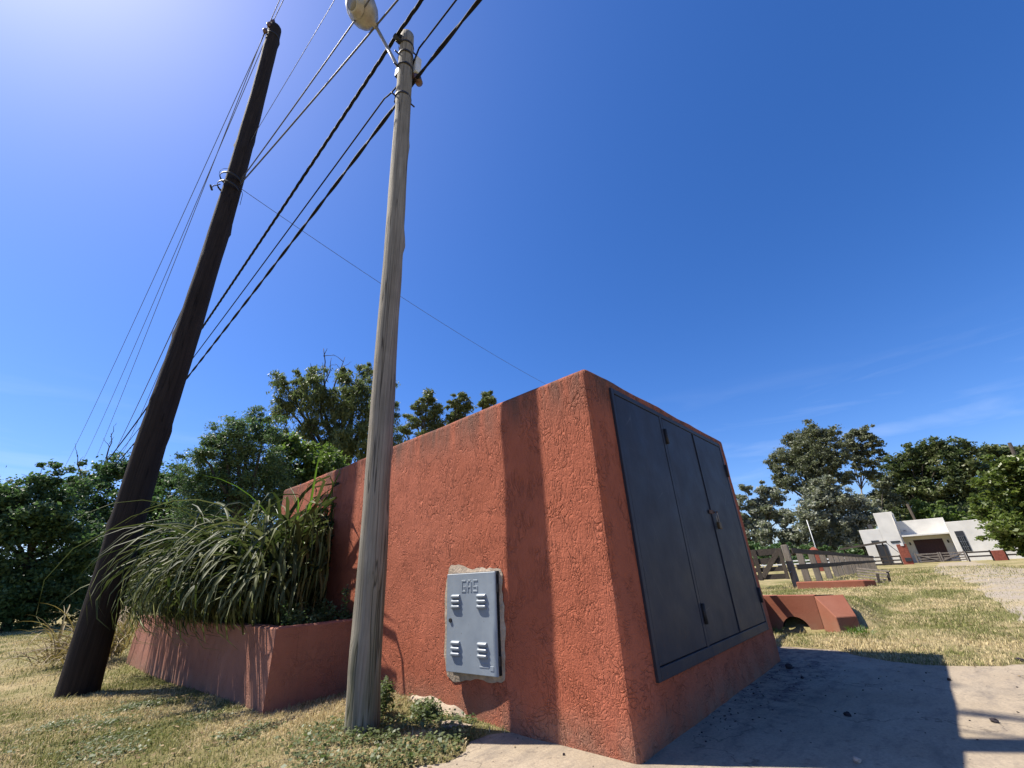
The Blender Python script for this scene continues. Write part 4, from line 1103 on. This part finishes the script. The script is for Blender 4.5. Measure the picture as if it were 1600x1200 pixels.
def rails(y0, y1, lab, zs):
    g_ = empty('rail_fence', (64, (y0 + y1) / 2, -0.1), lab, 'fence', 'rail fences at the house')
    for z in zs: box('rail', (63.95, min(y0, y1), z - 0.07), (64.0, max(y0, y1), z + 0.07), M['plank_dark'], g_, 0.005)
    n = max(2, int(abs(y1 - y0) / 1.4) + 1)
    for i in range(n):
        y = y0 + (y1 - y0) * i / (n - 1); box('post', (64.003, y - 0.06, -0.4), (64.12, y + 0.06, zs[-1] + 0.12), M['plank_dark'], g_, 0.005)
rails(2.2, 8.5, 'dark rail fence under the pergola', (0.02, 0.36, 0.74))
rails(-2.95, -4.62, 'dark rail fence between the gate and the short red pillar', (0.36, 0.74))
rails(-5.6, -11, 'dark rail fence to the right of the short red pillar', (0.36, 0.74))

o = tubes('utility_pole', [([(59.3, -8.1, -0.4), (59.3, -8.95, 9.84)], [0.16, 0.13])], M['plank_dark'], None, 10); tag(o, 'leaning wooden pole top above the round tree at the right edge', 'utility pole', 'far poles')
o = tubes('utility_pole', [([(80, -0.6, -0.4), (80, -0.22, 7.1)], [0.16, 0.15])], M['bark'], None, 10); tag(o, 'short wooden pole sticking up behind the white house', 'utility pole', 'far poles')

# ================================================================== trees
TREES = {
 'L1':((0.3,30.0),[(-1.08,29.61,5.43,0.88),(-0.55,29.49,6.14,0.78),(0.29,29.85,5.75,0.87),(-1.16,29.27,4.14,1.26),(-0.16,29.17,4.31,1.16),(0.89,29.79,3.99,1.22),(-2.33,31.03,4.83,1.73),(-1.67,30.99,2.19,2.22),(0.67,30.55,1.95,1.34),(0.14,29.38,1.06,1.37),(1.55,30.04,1.36,1.34),(-0.35,29.74,2.09,0.73),(2.06,29.27,2.82,1.22),(1.06,29.44,0.5,0.84)]),
 'L2':((4.74,33.67),[(1.01,33.45,6.56,1.14),(1.75,34.68,7.7,1.07),(2.8,34.46,8.07,1.11),(4.09,34.38,7.82,1.3),(5.24,34.11,7.63,1.08),(2.0,33.14,5.2,1.6),(3.73,33.27,5.5,1.7),(5.49,33.88,5.69,1.61),(2.07,34.53,3.48,1.61),(3.92,34.92,2.81,2.07),(5.92,34.67,3.13,1.99),(2.67,33.1,0.89,1.17),(4.42,33.95,0.45,1.43),(6.87,33.7,5.36,1.45),(6.87,33.31,6.51,0.83)]),
 'L3':((5.42,18.21),[(3.37,18.45,5.59,0.47),(3.78,18.6,6.24,0.54),(4.23,18.14,6.78,0.55),(4.91,18.69,7.53,0.48),(4.2,18.99,5.26,0.79),(4.77,18.45,6.0,0.81),(5.22,18.06,6.65,0.62),(3.61,19.09,4.72,0.67),(4.77,18.49,4.38,0.85),(5.8,18.66,5.28,0.92),(6.09,18.51,4.01,0.89),(3.98,18.59,3.41,0.92)]),
 'L4':((8.19,19.34),[(6.58,19.85,7.07,0.64),(7.45,19.76,6.74,0.72),(6.89,19.74,5.76,0.86),(7.85,18.99,5.75,0.81),(7.42,19.36,4.91,0.85),(8.73,19.47,6.42,0.68),(8.84,18.51,5.49,0.65),(8.16,18.77,4.89,0.71)]),
 'L5':((11.95,24.21),[(7.8,25.98,12.58,0.64),(8.47,25.28,11.93,0.95),(8.37,25.72,10.86,0.86),(9.35,25.29,13.41,0.83),(9.8,24.85,11.82,1.13),(11.4,25.15,13.78,0.78),(11.78,23.74,12.69,1.01),(11.13,24.41,11.15,1.23),(12.5,23.29,11.16,1.16),(13.48,23.61,12.91,0.88),(9.34,24.94,9.83,1.01),(11.95,23.86,9.05,1.36),(13.9,23.79,9.4,1.43),(10.79,24.4,8.97,1.1),(13.48,23.53,7.19,1.2),(12.55,24.35,14.35,0.62)]),
 'P1':((25.15,33.64),[(24.54,33.43,18.7,0.82),(23.79,33.92,17.48,0.81),(25.21,33.15,17.32,0.81),(23.95,34.95,16.24,0.88),(25.03,33.94,15.92,0.94),(25.69,32.84,15.55,0.74),(22.71,35.1,15.03,0.72),(24.06,33.84,14.1,0.91)]),
 'P2':((27.22,31.99),[(27.5,31.68,18.79,0.7),(26.65,31.74,17.84,0.75),(27.99,31.61,17.85,0.7),(27.66,32.29,16.93,0.83),(27.13,32.71,16.19,0.69),(27.73,31.95,15.54,0.82)]),
 'P3':((29.13,30.26),[(29.77,30.21,19.25,0.57),(29.56,29.23,18.26,0.55),(29.04,30.09,18.1,0.56),(29.91,30.22,17.46,0.7)]),
 'E1':((87.21,11.8),[(88.58,8.57,20.66,2.27),(87.53,6.21,20.08,1.76),(88.59,11.22,20.12,1.85),(87.96,9.53,18.09,2.47),(88.17,12.39,17.6,2.07),(87.0,6.98,17.35,2.17),(86.93,6.26,15.32,1.7),(86.55,15.25,17.13,1.27),(85.89,14.28,15.35,1.58),(86.85,10.99,14.84,2.43),(89.18,8.67,14.37,2.21),(87.41,6.19,12.92,1.37),(85.55,13.43,13.25,1.76),(85.85,11.16,11.5,1.93),(86.08,15.12,13.61,1.13)]),
 'E2':((94.77,6.66),[(95.58,2.98,20.87,1.39),(94.72,1.11,20.69,1.25),(94.59,0.61,18.91,1.23),(94.02,4.13,18.83,1.37),(96.1,2.69,18.15,1.49),(94.86,0.91,16.97,1.11),(94.37,4.27,16.48,1.13),(94.11,2.21,15.55,1.21),(94.21,3.84,14.1,1.0),(94.38,5.2,14.16,0.9),(95.22,2.34,13.51,0.88)]),
 'E3':((77.28,10.61),[(76.76,7.69,10.48,1.5),(76.01,9.51,8.85,1.87),(77.59,7.71,8.26,1.87),(77.2,5.71,8.38,1.46),(79.01,4.69,7.49,1.46),(75.91,10.49,6.08,2.23),(77.63,8.65,5.25,2.4),(78.64,6.06,5.44,2.0),(77.69,3.98,6.01,1.42),(78.86,10.69,3.01,2.07),(77.58,7.48,2.98,1.79),(77.26,5.44,3.62,1.32)]),
 'E4':((78.21,16.82),[(77.64,18.73,11.8,0.95),(76.68,19.28,9.84,1.25),(78.24,15.87,11.5,1.35),(78.07,14.61,10.27,1.42),(78.86,18.06,9.33,1.47),(79.36,16.6,8.16,2.07),(77.62,19.35,6.9,1.65),(77.49,14.32,6.8,1.57),(77.16,17.86,5.08,2.01),(77.86,14.87,4.26,1.76),(76.5,20.63,4.56,1.63),(78.23,13.16,3.93,1.54),(77.85,21.91,8.74,1.5),(75.58,22.73,4.73,1.85)]),
 'E5':((85.89,4.35),[(85.15,1.24,10.57,1.16),(86.97,2.64,9.24,1.49),(86.13,1.46,8.04,1.35),(87.15,3.34,6.48,1.57),(85.72,2.79,4.5,1.52),(86.74,4.68,3.54,1.36),(86.25,2.32,2.69,1.13)]),
 'D1':((105.0,0.5),[(105.99,-1.06,15.92,2.16),(105.76,-3.8,17.24,2.12),(104.8,-6.11,17.52,2.07),(103.35,-8.26,17.01,2.0),(103.62,-9.83,16.02,1.97),(106.28,0.92,13.44,2.17),(106.78,-1.71,13.86,2.85),(106.9,-5.03,14.42,3.02),(103.94,-7.96,13.46,2.85),(105.02,-10.53,13.87,2.18),(106.23,0.92,10.13,2.6),(105.69,-2.84,10.65,3.21),(106.5,-5.88,9.7,3.36),(104.74,-9.12,10.1,3.01),(105.53,3.15,7.52,2.36),(105.75,0.3,6.63,2.53),(103.78,-6.87,6.18,2.65),(106.57,-3.8,6.19,2.46)]),
 'D2':((114.61,-9.43),[(115.55,-13.81,16.63,1.9),(112.7,-15.35,16.53,1.83),(115.27,-17.14,15.85,2.06),(114.96,-18.75,15.1,2.02),(114.91,-13.35,13.3,2.56),(111.91,-15.33,11.99,2.76),(116.29,-11.31,9.75,2.93),(112.33,-13.47,7.98,3.08),(115.5,-20.3,13.17,3.09),(114.32,-18.78,7.9,3.21)]),
 'G1':((91.99,-1.25),[(91.01,-1.64,7.03,1.37),(91.14,-2.22,5.56,1.55),(92.19,-4.22,6.12,1.35),(92.0,-5.22,5.07,1.32),(92.47,-0.31,5.38,1.2),(92.99,-3.27,4.42,1.55)]),
 'C1':((39.78,-4.23),[(39.15,-5.57,5.39,1.01),(38.99,-4.48,4.32,0.93),(40.38,-5.7,4.34,1.18),(38.57,-6.48,4.94,1.11),(40.34,-3.86,3.26,0.89),(39.04,-4.41,2.72,1.14),(40.28,-5.63,2.83,1.38),(40.21,-3.79,1.85,0.86),(40.33,-4.6,1.48,1.0),(39.71,-5.49,1.39,1.11),(40.31,-6.85,3.4,1.5)]),
 'U1':((71.48,19.15),[(70.66,20.42,2.46,0.94),(71.81,18.91,2.71,0.94),(71.69,17.29,2.25,0.92),(72.9,15.44,2.46,0.83),(73.11,13.55,2.15,0.81),(73.05,11.6,2.18,0.79),(73.36,9.92,1.73,0.69),(73.07,7.8,1.58,0.67),(73.21,6.52,1.34,0.67)]),
}
def crown_points(clumps, n_total, sub, tight, shell=0.5):
    C_ = np.array(clumps); w = C_[:, 3] ** 2; w = w / w.sum(); out = []
    for (x, y, z, r), ww in zip(C_, w):
        n = int(n_total * ww) + 20; ns = max(6, int(sub * (r / C_[:, 3].mean()) ** 1.5))
        d = rng.normal(size=(ns, 3)); d /= np.linalg.norm(d, axis=1)[:, None]
        rr = r * (shell + (1.12 - shell) * rng.random(ns)); far = rng.random(ns) < 0.16; rr[far] = r * (1.1 + 0.4 * rng.random(far.sum()))
        S = np.array([x, y, z]) + d * rr[:, None] * np.array([1, 1, 0.9])
        k = rng.integers(0, ns, n)
        sz = (r * tight) * (0.45 + 1.0 * rng.random(ns)); sz[far] *= 0.6
        out.append(S[k] + rng.normal(size=(n, 3)) * sz[k][:, None] * np.array([1, 1, 0.62]) * 0.55)
    return np.concatenate(out)
def limb(a, b, r0, r1, seed, wig=0.06):
    a, b = Vector(a), Vector(b); L = (b - a).length; pts = []
    for i in range(7):
        t_ = i / 6; p = a.lerp(b, t_)
        p.z += 0.10 * L * math.sin(PI * t_) * 0.5
        q = mnoise.noise_vector((seed * 3.1, t_ * 2.5, seed)) * wig * L * math.sin(PI * t_); pts.append(p + q)
    return pts, [r0 + (r1 - r0) * i / 6 for i in range(7)]
def tree(key, label, mat, bark, n, size, sub=16, tight=0.32, aspect=0.5, hang=0.0, tr=None, fork=0.45, flat=0.1, group='trees around', shell=0.5, cat='tree', dead=None, nlimb=99, strands=0):
    (bx, by), cl = TREES[key]
    gzz = float(ground_h(bx, by)) - 0.1
    root = empty('tree' if cat == 'tree' else 'shrub', (bx, by, gzz), label, cat, group)
    P = crown_points(cl, n, sub, tight, shell)
    P = P[P[:, 2] > gzz + 0.05]
    if strands:                          # weeping shoots
        k = rng.integers(0, len(P), strands); S = []
        for i in k:
            L = rng.uniform(0.5, 1.6); m_ = 16; t_ = np.linspace(0, 1, m_)[:, None]
            S.append(P[i] + t_ * np.array([rng.normal() * 0.15, rng.normal() * 0.15, -L]) + rng.normal(size=(m_, 3)) * 0.05)
        P = np.concatenate([P] + S)
    o = leaf_quads('crown', P, size, mat, root, flat, aspect, hang); o['kind'] = 'stuff'
    top = max(c[2] for c in cl); low = min(c[2] for c in cl)
    tr = tr if tr else 0.02 * top + 0.06
    cx_ = sum(c[0] for c in cl) / len(cl); cy_ = sum(c[1] for c in cl) / len(cl)
    fk = Vector((bx + (cx_ - bx) * 0.5, by + (cy_ - by) * 0.5, gzz + (top - gzz) * fork))
    specs = [limb((bx, by, gzz - 0.3), fk, tr, tr * 0.7, len(cl), 0.05)]
    for i, c in enumerate(sorted(cl, key=lambda c: -c[2])[:nlimb]):
        if c[2] < fk.z * 0.7: continue
        specs.append(limb(fk, c[:3], tr * 0.5, tr * 0.10, i + 1.7, 0.10))
        for k in range(2):
            e = Vector(c[:3]) + Vector((random.gauss(0, 1), random.gauss(0, 1), random.gauss(0.5, 0.7))).normalized() * c[3] * 0.9
            specs.append(limb(c[:3], e, tr * 0.10, tr * 0.03, i * 3.3 + k, 0.12))
    tubes('trunk', specs, bark, root, 7)
    if dead:
        specs = []
        for a, b, r_ in dead:
            specs.append(limb(a, b, r_, r_ * 0.25, a[0] + b[2], 0.08))
            for k in range(3):
                q = Vector(a).lerp(Vector(b), random.uniform(0.45, 0.9))
                specs.append(limb(q, q + Vector((random.gauss(0, 0.5), random.gauss(0, 0.5), random.uniform(0.3, 0.8))), r_ * 0.4, r_ * 0.12, k + b[2], 0.15))
        tubes('dead_branch', specs, M['bark'], root, 5)
    return root
LG, RG = 'trees behind the planter', 'trees behind the white house'
tree('L1', 'dark bushy tree at the far left edge, down to the lawn', M['leaf_dark'], M['bark'], 80000, 0.145, 40, 0.36, 0.55, group=LG, shell=0.15)
tree('L2', 'broad dark green tree behind the foot of the dark pole', M['leaf_dark'], M['bark'], 88000, 0.165, 40, 0.36, 0.5, group=LG, shell=0.15,
     dead=[((1.8, 34.4, 8.0), (1.45, 34.4, 10.2), 0.05), ((0.9, 33.6, 7.2), (0.3, 33.6, 8.6), 0.04), ((3.2, 34.2, 8.4), (3.0, 34.2, 10.0), 0.03)])
tree('L3', 'feathery blue green tree rising over the strap leaved plants', M['leaf_mid'], M['bark'], 70000, 0.100, 34, 0.50, 0.33, 0.15, group=LG, shell=0.1)
tree('L4', 'yellowish green bushy tree between the feathery tree and the slim pole', M['leaf_light'], M['bark'], 30000, 0.13, 24, 0.42, 0.6, group=LG, shell=0.1)
tree('L5', 'tall weeping grey green tree with bare twigs on top, left of the slim pole', M['leaf_willow'], M['bark'], 46000, 0.19, 22, 0.32, 0.30, 0.9, group=LG, strands=1500, shell=0.2,
     dead=[((10.2, 25.0, 11.8), (9.6, 25.0, 15.3), 0.07), ((10.6, 25.0, 12.2), (11.1, 25.0, 15.2), 0.06), ((10.0, 24.9, 12), (10.2, 25, 14.8), 0.05)])
tree('P1', 'largest and leftmost of three small treetops over the wall', M['leaf_conifer'], M['bark'], 15000, 0.30, 16, 0.42, 0.3, shell=0.2, group='treetops peeping over the red wall')
tree('P2', 'middle one of three small treetops over the wall', M['leaf_conifer'], M['bark'], 10000, 0.30, 16, 0.42, 0.3, shell=0.2, group='treetops peeping over the red wall')
tree('P3', 'smallest and rightmost of three small treetops over the wall', M['leaf_conifer'], M['bark'], 7000, 0.28, 16, 0.42, 0.3, shell=0.2, group='treetops peeping over the red wall')
tree('E1', 'tallest olive brown gum tree rising right of the red block', M['leaf_euc'], M['bark_pale'], 52000, 0.37, 26, 0.36, 0.42, 0.3, group=RG, shell=0.3)
tree('E2', 'slender gum tree with an airy crown next to the tallest tree', M['leaf_euc'], M['bark_pale'], 14000, 0.42, 13, 0.36, 0.42, 0.3, group=RG, tr=0.16, fork=0.55)
tree('E3', 'silvery leaved tree below the tallest gum tree', M['leaf_silver'], M['bark_pale'], 46000, 0.36, 26, 0.36, 0.5, group=RG, shell=0.2)
tree('E4', 'silvery grey tree right beside the edge of the red block', M['leaf_silver'], M['bark_pale'], 32000, 0.42, 18, 0.36, 0.5, group=RG, shell=0.25)
tree('E5', 'olive grey bushy tree filling the gap left of the wide dark tree', M['leaf_euc'], M['bark_pale'], 14000, 0.38, 18, 0.38, 0.45, group=RG, shell=0.2)
tree('D1', 'wide dense dark tree behind the white house', M['leaf_oak'], M['bark'], 60000, 0.46, 30, 0.36, 0.5, group=RG, shell=0.15)
tree('D2', 'rounded brownish green tree behind the leaning pole at the right', M['leaf_oak'], M['bark'], 30000, 0.55, 22, 0.36, 0.5, group=RG, shell=0.15)
tree('G1', 'light green bushy tree just above the house roof', M['leaf_light'], M['bark'], 14000, 0.42, 20, 0.36, 0.5, group=RG, shell=0.2)
tree('C1', 'round glossy green tree at the right edge by the driveway', M['leaf_citrus'], M['bark'], 46000, 0.19, 28, 0.34, 0.6, group=RG, shell=0.3, fork=0.25)
tree('U1', 'dark low undergrowth along the far edge of the field', M['leaf_dark'], M['bark'], 15000, 0.40, 16, 0.42, 0.5, group=RG, shell=0.1, cat='hedge')

# far wood closing the horizon: reads as one mass
n = 35000
az = rng.uniform(R(-28), R(125), n); dd = rng.uniform(135, 165, n)
hh = np.array([5.0 + 3.5 * mnoise.noise((a * 9, 1, 0)) + 2.5 * mnoise.noise((a * 31, 2, 0)) for a in az])
P = np.stack([np.cos(az) * dd, np.sin(az) * dd, rng.random(n) ** 0.8 * hh - 0.3], 1)
o = leaf_quads('far_wood', P, 1.25, M['leaf_dark'], None, 0.1, 0.6); tag(o, 'distant low wood along the horizon', 'wood', kind='stuff')

# ================================================================== grass, clover, debris
def scatter(n, x0, x1, y0, y1, dens):
    x = rng.uniform(x0, x1, n); y = rng.uniform(y0, y1, n); d = np.hypot(x, y)
    k = rng.random(n) < dens(d); x, y = x[k], y[k]
    edge = edge_dist(SLAB, x, y)
    ok = ~(inside(SLABJ, x, y) & (rng.random(len(x)) > 0.35 * np.exp(-edge / 0.06)))
    ok &= ~((x > X0 - 0.005) & (x < X1) & (y > Y0) & (y < Y1))
    ok &= ~((x > PX - 0.01) & (x < X0) & (y > PY0) & (y < PY1))
    ok &= ~((x > 8.38) & (x < 8.66) & (y > 1.2) & (y < 4.3))
    x, y, = x[ok], y[ok]
    v = np.array([mnoise.noise((a * 0.9, b * 0.9, 2)) + 0.5 * mnoise.noise((a * 3, b * 3, 5)) for a, b in zip(x, y)])
    k = rng.random(len(x)) < np.clip(0.75 + v * 0.9, 0.2, 1)
    return x[k], y[k]
def blades(name, x, y, h, w, label):
    n = len(x); z, _ = ground_full(x, y)
    d = np.hypot(x, y)
    az = rng.uniform(0, 2 * PI, n); lean = np.abs(rng.normal(0.95, 0.5, n))
    hh = h * (0.5 + rng.random(n)) * (1 + 0.03 * d); ww = w * (0.7 + 0.6 * rng.random(n)) * (1 + 0.10 * d)
    dx, dy = np.cos(az), np.sin(az); px, py = -dy, dx
    b = np.stack([x, y, z - 0.004], 1); P = np.stack([px, py, np.zeros(n)], 1) * (ww / 2)[:, None]
    D = np.stack([dx, dy, np.zeros(n)], 1)
    mid = b + D * (hh * 0.45 * np.sin(lean * 0.5))[:, None] + np.array([0, 0, 1]) * (hh * 0.55)[:, None]
    tip = mid + D * (hh * 0.6 * np.sin(lean))[:, None] + np.array([0, 0, 1]) * (hh * 0.5 * np.cos(lean))[:, None]
    V = np.stack([b - P, b + P, mid + P * 0.7, mid - P * 0.7, tip], 1).reshape(-1, 3)
    i = np.arange(n) * 5
    F = np.concatenate([np.stack([i, i + 1, i + 2], 1), np.stack([i, i + 2, i + 3], 1), np.stack([i + 3, i + 2, i + 4], 1)])
    o = np_obj(name, V, F, M['grass']); tag(o, label, 'grass', kind='stuff'); return o
x, y = scatter(420000, -3.0, 2.66, 2.2, 9.0, lambda d: np.clip(3.6 / d, 0.12, 1) ** 1.3)
blades('grass', x, y, 0.026, 0.0036, 'short dry grass of the lawn in front of the planter and poles')
x, y = scatter(120000, -4.0, 2.6, 9.0, 30.0, lambda d: np.clip(9 / d, 0.1, 1))
blades('grass', x, y, 0.036, 0.0040, 'short grass of the lawn beyond the dark pole')
x, y = scatter(300000, 5.9, 17.0, -3.5, 4.2, lambda d: np.clip(7.0 / d, 0.1, 1) ** 1.5)
k = ~((x > 7.9) & (y < -0.45 + 0.1 * np.sin(x * 3)) & (rng.random(len(x)) > 0.38))
blades('grass', x[k], y[k], 0.030, 0.0040, 'yellow grass of the verge beyond the concrete apron')
x, y = scatter(110000, 17.0, 45.0, -3.5, 4.5, lambda d: np.clip(17 / d, 0.2, 1))
k = ~((y < 0.0) & (rng.random(len(x)) > 0.2))
blades('grass', x[k], y[k], 0.045, 0.0045, 'dry grass of the field along the gravel driveway')

# clover and small weeds round the slim pole
n = 4600
a = rng.uniform(0, 2 * PI, n); q = rng.random(n) ** 0.6
x = 2.05 + np.cos(a) * q * 0.72 + 0.10 * rng.normal(size=n); y = 3.12 + np.sin(a) * q * 0.62 + 0.10 * rng.normal(size=n)
keep = np.array([mnoise.noise((u * 3.2, v_ * 3.2, 8)) for u, v_ in zip(x, y)]) > -0.22
ok = keep & (x < X0 - 0.01) & ~inside(SLABJ, x, y) & (np.hypot(x - 2.01, y - 3.41) > 0.13); x, y = x[ok], y[ok]
P = np.stack([x, y, ground_full(x, y)[0] + 0.010 + 0.05 * rng.random(len(x)) ** 1.5], 1)
o = leaf_quads('clover', P, 0.024, M['weed'], None, 0.6, 0.75); tag(o, 'green clover patch around the foot of the slim pole', 'clover', kind='stuff')
n = 7000
cx_ = rng.choice(14, n); cc = rng.uniform([-0.6, 3.2], [1.6, 6.5], (14, 2))
x = cc[cx_, 0] + rng.normal(size=n) * 0.12; y = cc[cx_, 1] + rng.normal(size=n) * 0.10
ok = (x < PX - 0.02) & ~inside(SLABJ, x, y); x, y = x[ok], y[ok]
P = np.stack([x, y, ground_full(x, y)[0] + 0.006 + 0.025 * rng.random(len(x))], 1)
o = leaf_quads('clover', P, 0.020, M['weed'], None, 0.7, 0.75); tag(o, 'scattered low clover patches in the lawn before the planter', 'clover', kind='stuff')

def lump_mesh(seed, sq=0.7):
    bm = bmesh.new(); bmesh.ops.create_icosphere(bm, subdivisions=2, radius=1.0)
    for v in bm.verts:
        k = 1 + 0.45 * mnoise.noise(v.co * 1.3 + Vector((seed * 7, 0, 0))) + 0.2 * mnoise.noise(v.co * 3.1 + Vector((seed, 9, 0)))
        v.co = Vector((v.co.x * k, v.co.y * k * 0.8, v.co.z * k * sq))
    me = bpy.data.meshes.new('lump'); bm.to_mesh(me); bm.free(); return me
lm = [lump_mesh(i) for i in range(4)]
for m_ in lm: m_.materials.append(M['lump'])
big = [(4.43, 0.02, 0.030), (4.14, 0.75, 0.030), (5.54, 1.38, 0.055), (6.70, -0.33, 0.045), (6.62, -0.42, 0.03), (5.6, 0.2, 0.022), (5.15, 1.2, 0.024), (2.52, 1.98, 0.013), (2.44, 1.72, 0.014)]
labs = {0: 'dark clod on the sunlit concrete near the right edge', 1: 'largest dark clod inside the shadow on the concrete', 2: 'dark clod at the far foot of the metal doors', 3: 'dark clod where concrete meets grass at the right edge', 4: 'smaller dark clod beside the one at the grass edge', 5: 'lone dark clod midway across the shadowed concrete', 6: 'dark clod on the stained strip below the metal doors', 7: 'tiny dark clod close to the foot of the stucco wall', 8: 'tiny dark clod on the sunlit concrete at the bottom edge'}
for i, (x, y, r_) in enumerate(big):
    o = bpy.data.objects.new('clod', lm[i % 4]); col.objects.link(o)
    r_ *= 0.72; o.location = (x, y, 0.004 + r_ * 0.45); o.scale = (r_, r_, r_); o.rotation_euler = (0, 0, random.uniform(0, 6))
    tag(o, labs.get(i, 'small dark clod lying on the dusty concrete apron'), 'clod', 'dark clods on the concrete')
# crumbs: too many and too small to tell apart
V, F = [], []
ico = bmesh.new(); bmesh.ops.create_icosphere(ico, subdivisions=1, radius=1.0); ico.verts.ensure_lookup_table()
iv = np.array([v.co[:] for v in ico.verts]); fi = np.array([[v.index for v in f.verts] for f in ico.faces]); ico.free()
pts = []
for i in range(240):
    if i < 130: x = random.uniform(3.2, 5.9); y = 1.50 - abs(random.gauss(0, 0.30)) * (x - 2.4) / 2.2
    elif i < 215: x = random.uniform(2.9, 7.0); y = random.uniform(-1.2, 1.4)
    else: x = random.uniform(1.8, 2.62); y = random.uniform(1.6, 2.55)
    pts.append((x, y))
pa = np.array(pts); ok = inside(SLABJ, pa[:, 0], pa[:, 1]) & ~((pa[:, 0] > X0) & (pa[:, 1] > Y0)); pa = pa[ok]
for i, (x, y) in enumerate(pa):
    r_ = random.uniform(0.002, 0.008) * (1.3 if random.random() < 0.1 else 1)
    w_ = iv * (1 + 0.5 * rng.normal(size=iv.shape) * 0.5) * np.array([r_, r_, r_ * 0.6]) + np.array([x, y, 0.004 + r_ * 0.35])
    F.append(fi + len(V) * 12); V.append(w_)
o = np_obj('crumbs', np.concatenate(V), np.concatenate(F), M['lump']); tag(o, 'scattered dark crumbs over the concrete apron', 'debris', kind='stuff')
sm = lump_mesh(9, 0.3); sm.materials.append(M['mortar'])
o = bpy.data.objects.new('stone', sm); col.objects.link(o); o.location = (2.46, 2.93, 0.02); o.scale = (0.10, 0.17, 0.10); o.rotation_euler = (0, 0.1, 0.2)
tag(o, 'pale flat piece of mortar on the grass below the gas cabinet', 'stone', 'loose stones')
sm2 = lump_mesh(5, 0.6); sm2.materials.append(M['stone'])
o = bpy.data.objects.new('stone', sm2); col.objects.link(o); o.location = (3.3, 0.62, 0.015); o.scale = (0.022, 0.022, 0.022)
tag(o, 'small pale pebble on the concrete at the lower edge of the shadow', 'stone', 'loose stones')


# fallen leaves and chaff over the lawn and the slab edges
n = 2600
x = rng.uniform(-1.5, 2.6, n); y = rng.uniform(2.3, 7.5, n)
x2 = rng.uniform(5.5, 9.5, 900); y2 = rng.uniform(-1.5, 1.4, 900)
x = np.concatenate([x, x2]); y = np.concatenate([y, y2])
ok = ~((x > X0 - 0.01) & (x < X1 + 0.02) & (y > Y0) & (y < Y1)) & ~((x > PX - 0.02) & (x < X0) & (y > PY0))
ok &= (rng.random(len(x)) < 0.25) | ~inside(SLABJ, x, y)
x, y = x[ok], y[ok]; gz_, ins_ = ground_full(x, y)
P = np.stack([x, y, np.where(ins_, 0.010, gz_ + 0.018 + 0.01 * rng.random(len(x)))], 1)
M['litter'] = foliage('dry_leaf_litter', (0.10, 0.065, 0.035), (0.36, 0.27, 0.16), None, 0.15, 0.8, 0.1)
o = leaf_quads('leaf_litter', P, 0.026, M['litter'], None, 1.6, 0.6); tag(o, 'dry leaf litter scattered over the lawn and pavement edge', 'leaf litter', kind='stuff')
V, F = [], []
for i in range(260):
    if i < 170: x_, y_ = random.uniform(-1.2, 1.7), random.uniform(2.7, 8.0)
    else: x_, y_ = random.uniform(6.6, 12), random.uniform(-0.6, 2.6)
    if inside(SLABJ, np.array([x_]), np.array([y_]))[0] or (x_ > 8.3 and x_ < 8.8 and y_ > 0.9): continue
    z_ = float(ground_h(x_, y_)); q = random.uniform(0.5, 1.2)
    for k in range(22):
        a = random.uniform(0, 2 * PI); rr = 0.05 * random.random() * q
        ribbon(ribbon_pts((x_ + math.cos(a) * rr, y_ + math.sin(a) * rr, z_ - 0.01), random.uniform(0, 2 * PI), 0.085 * q * random.uniform(0.5, 1.1), random.uniform(0.6, 1.4), random.uniform(0.3, 1.5), 3), 0.005, V, F)
o = np_obj('grass_clumps', [tuple(v) for v in V], F, M['grass']); tag(o, 'longer grass clumps dotted over the mown lawn', 'grass', kind='stuff')
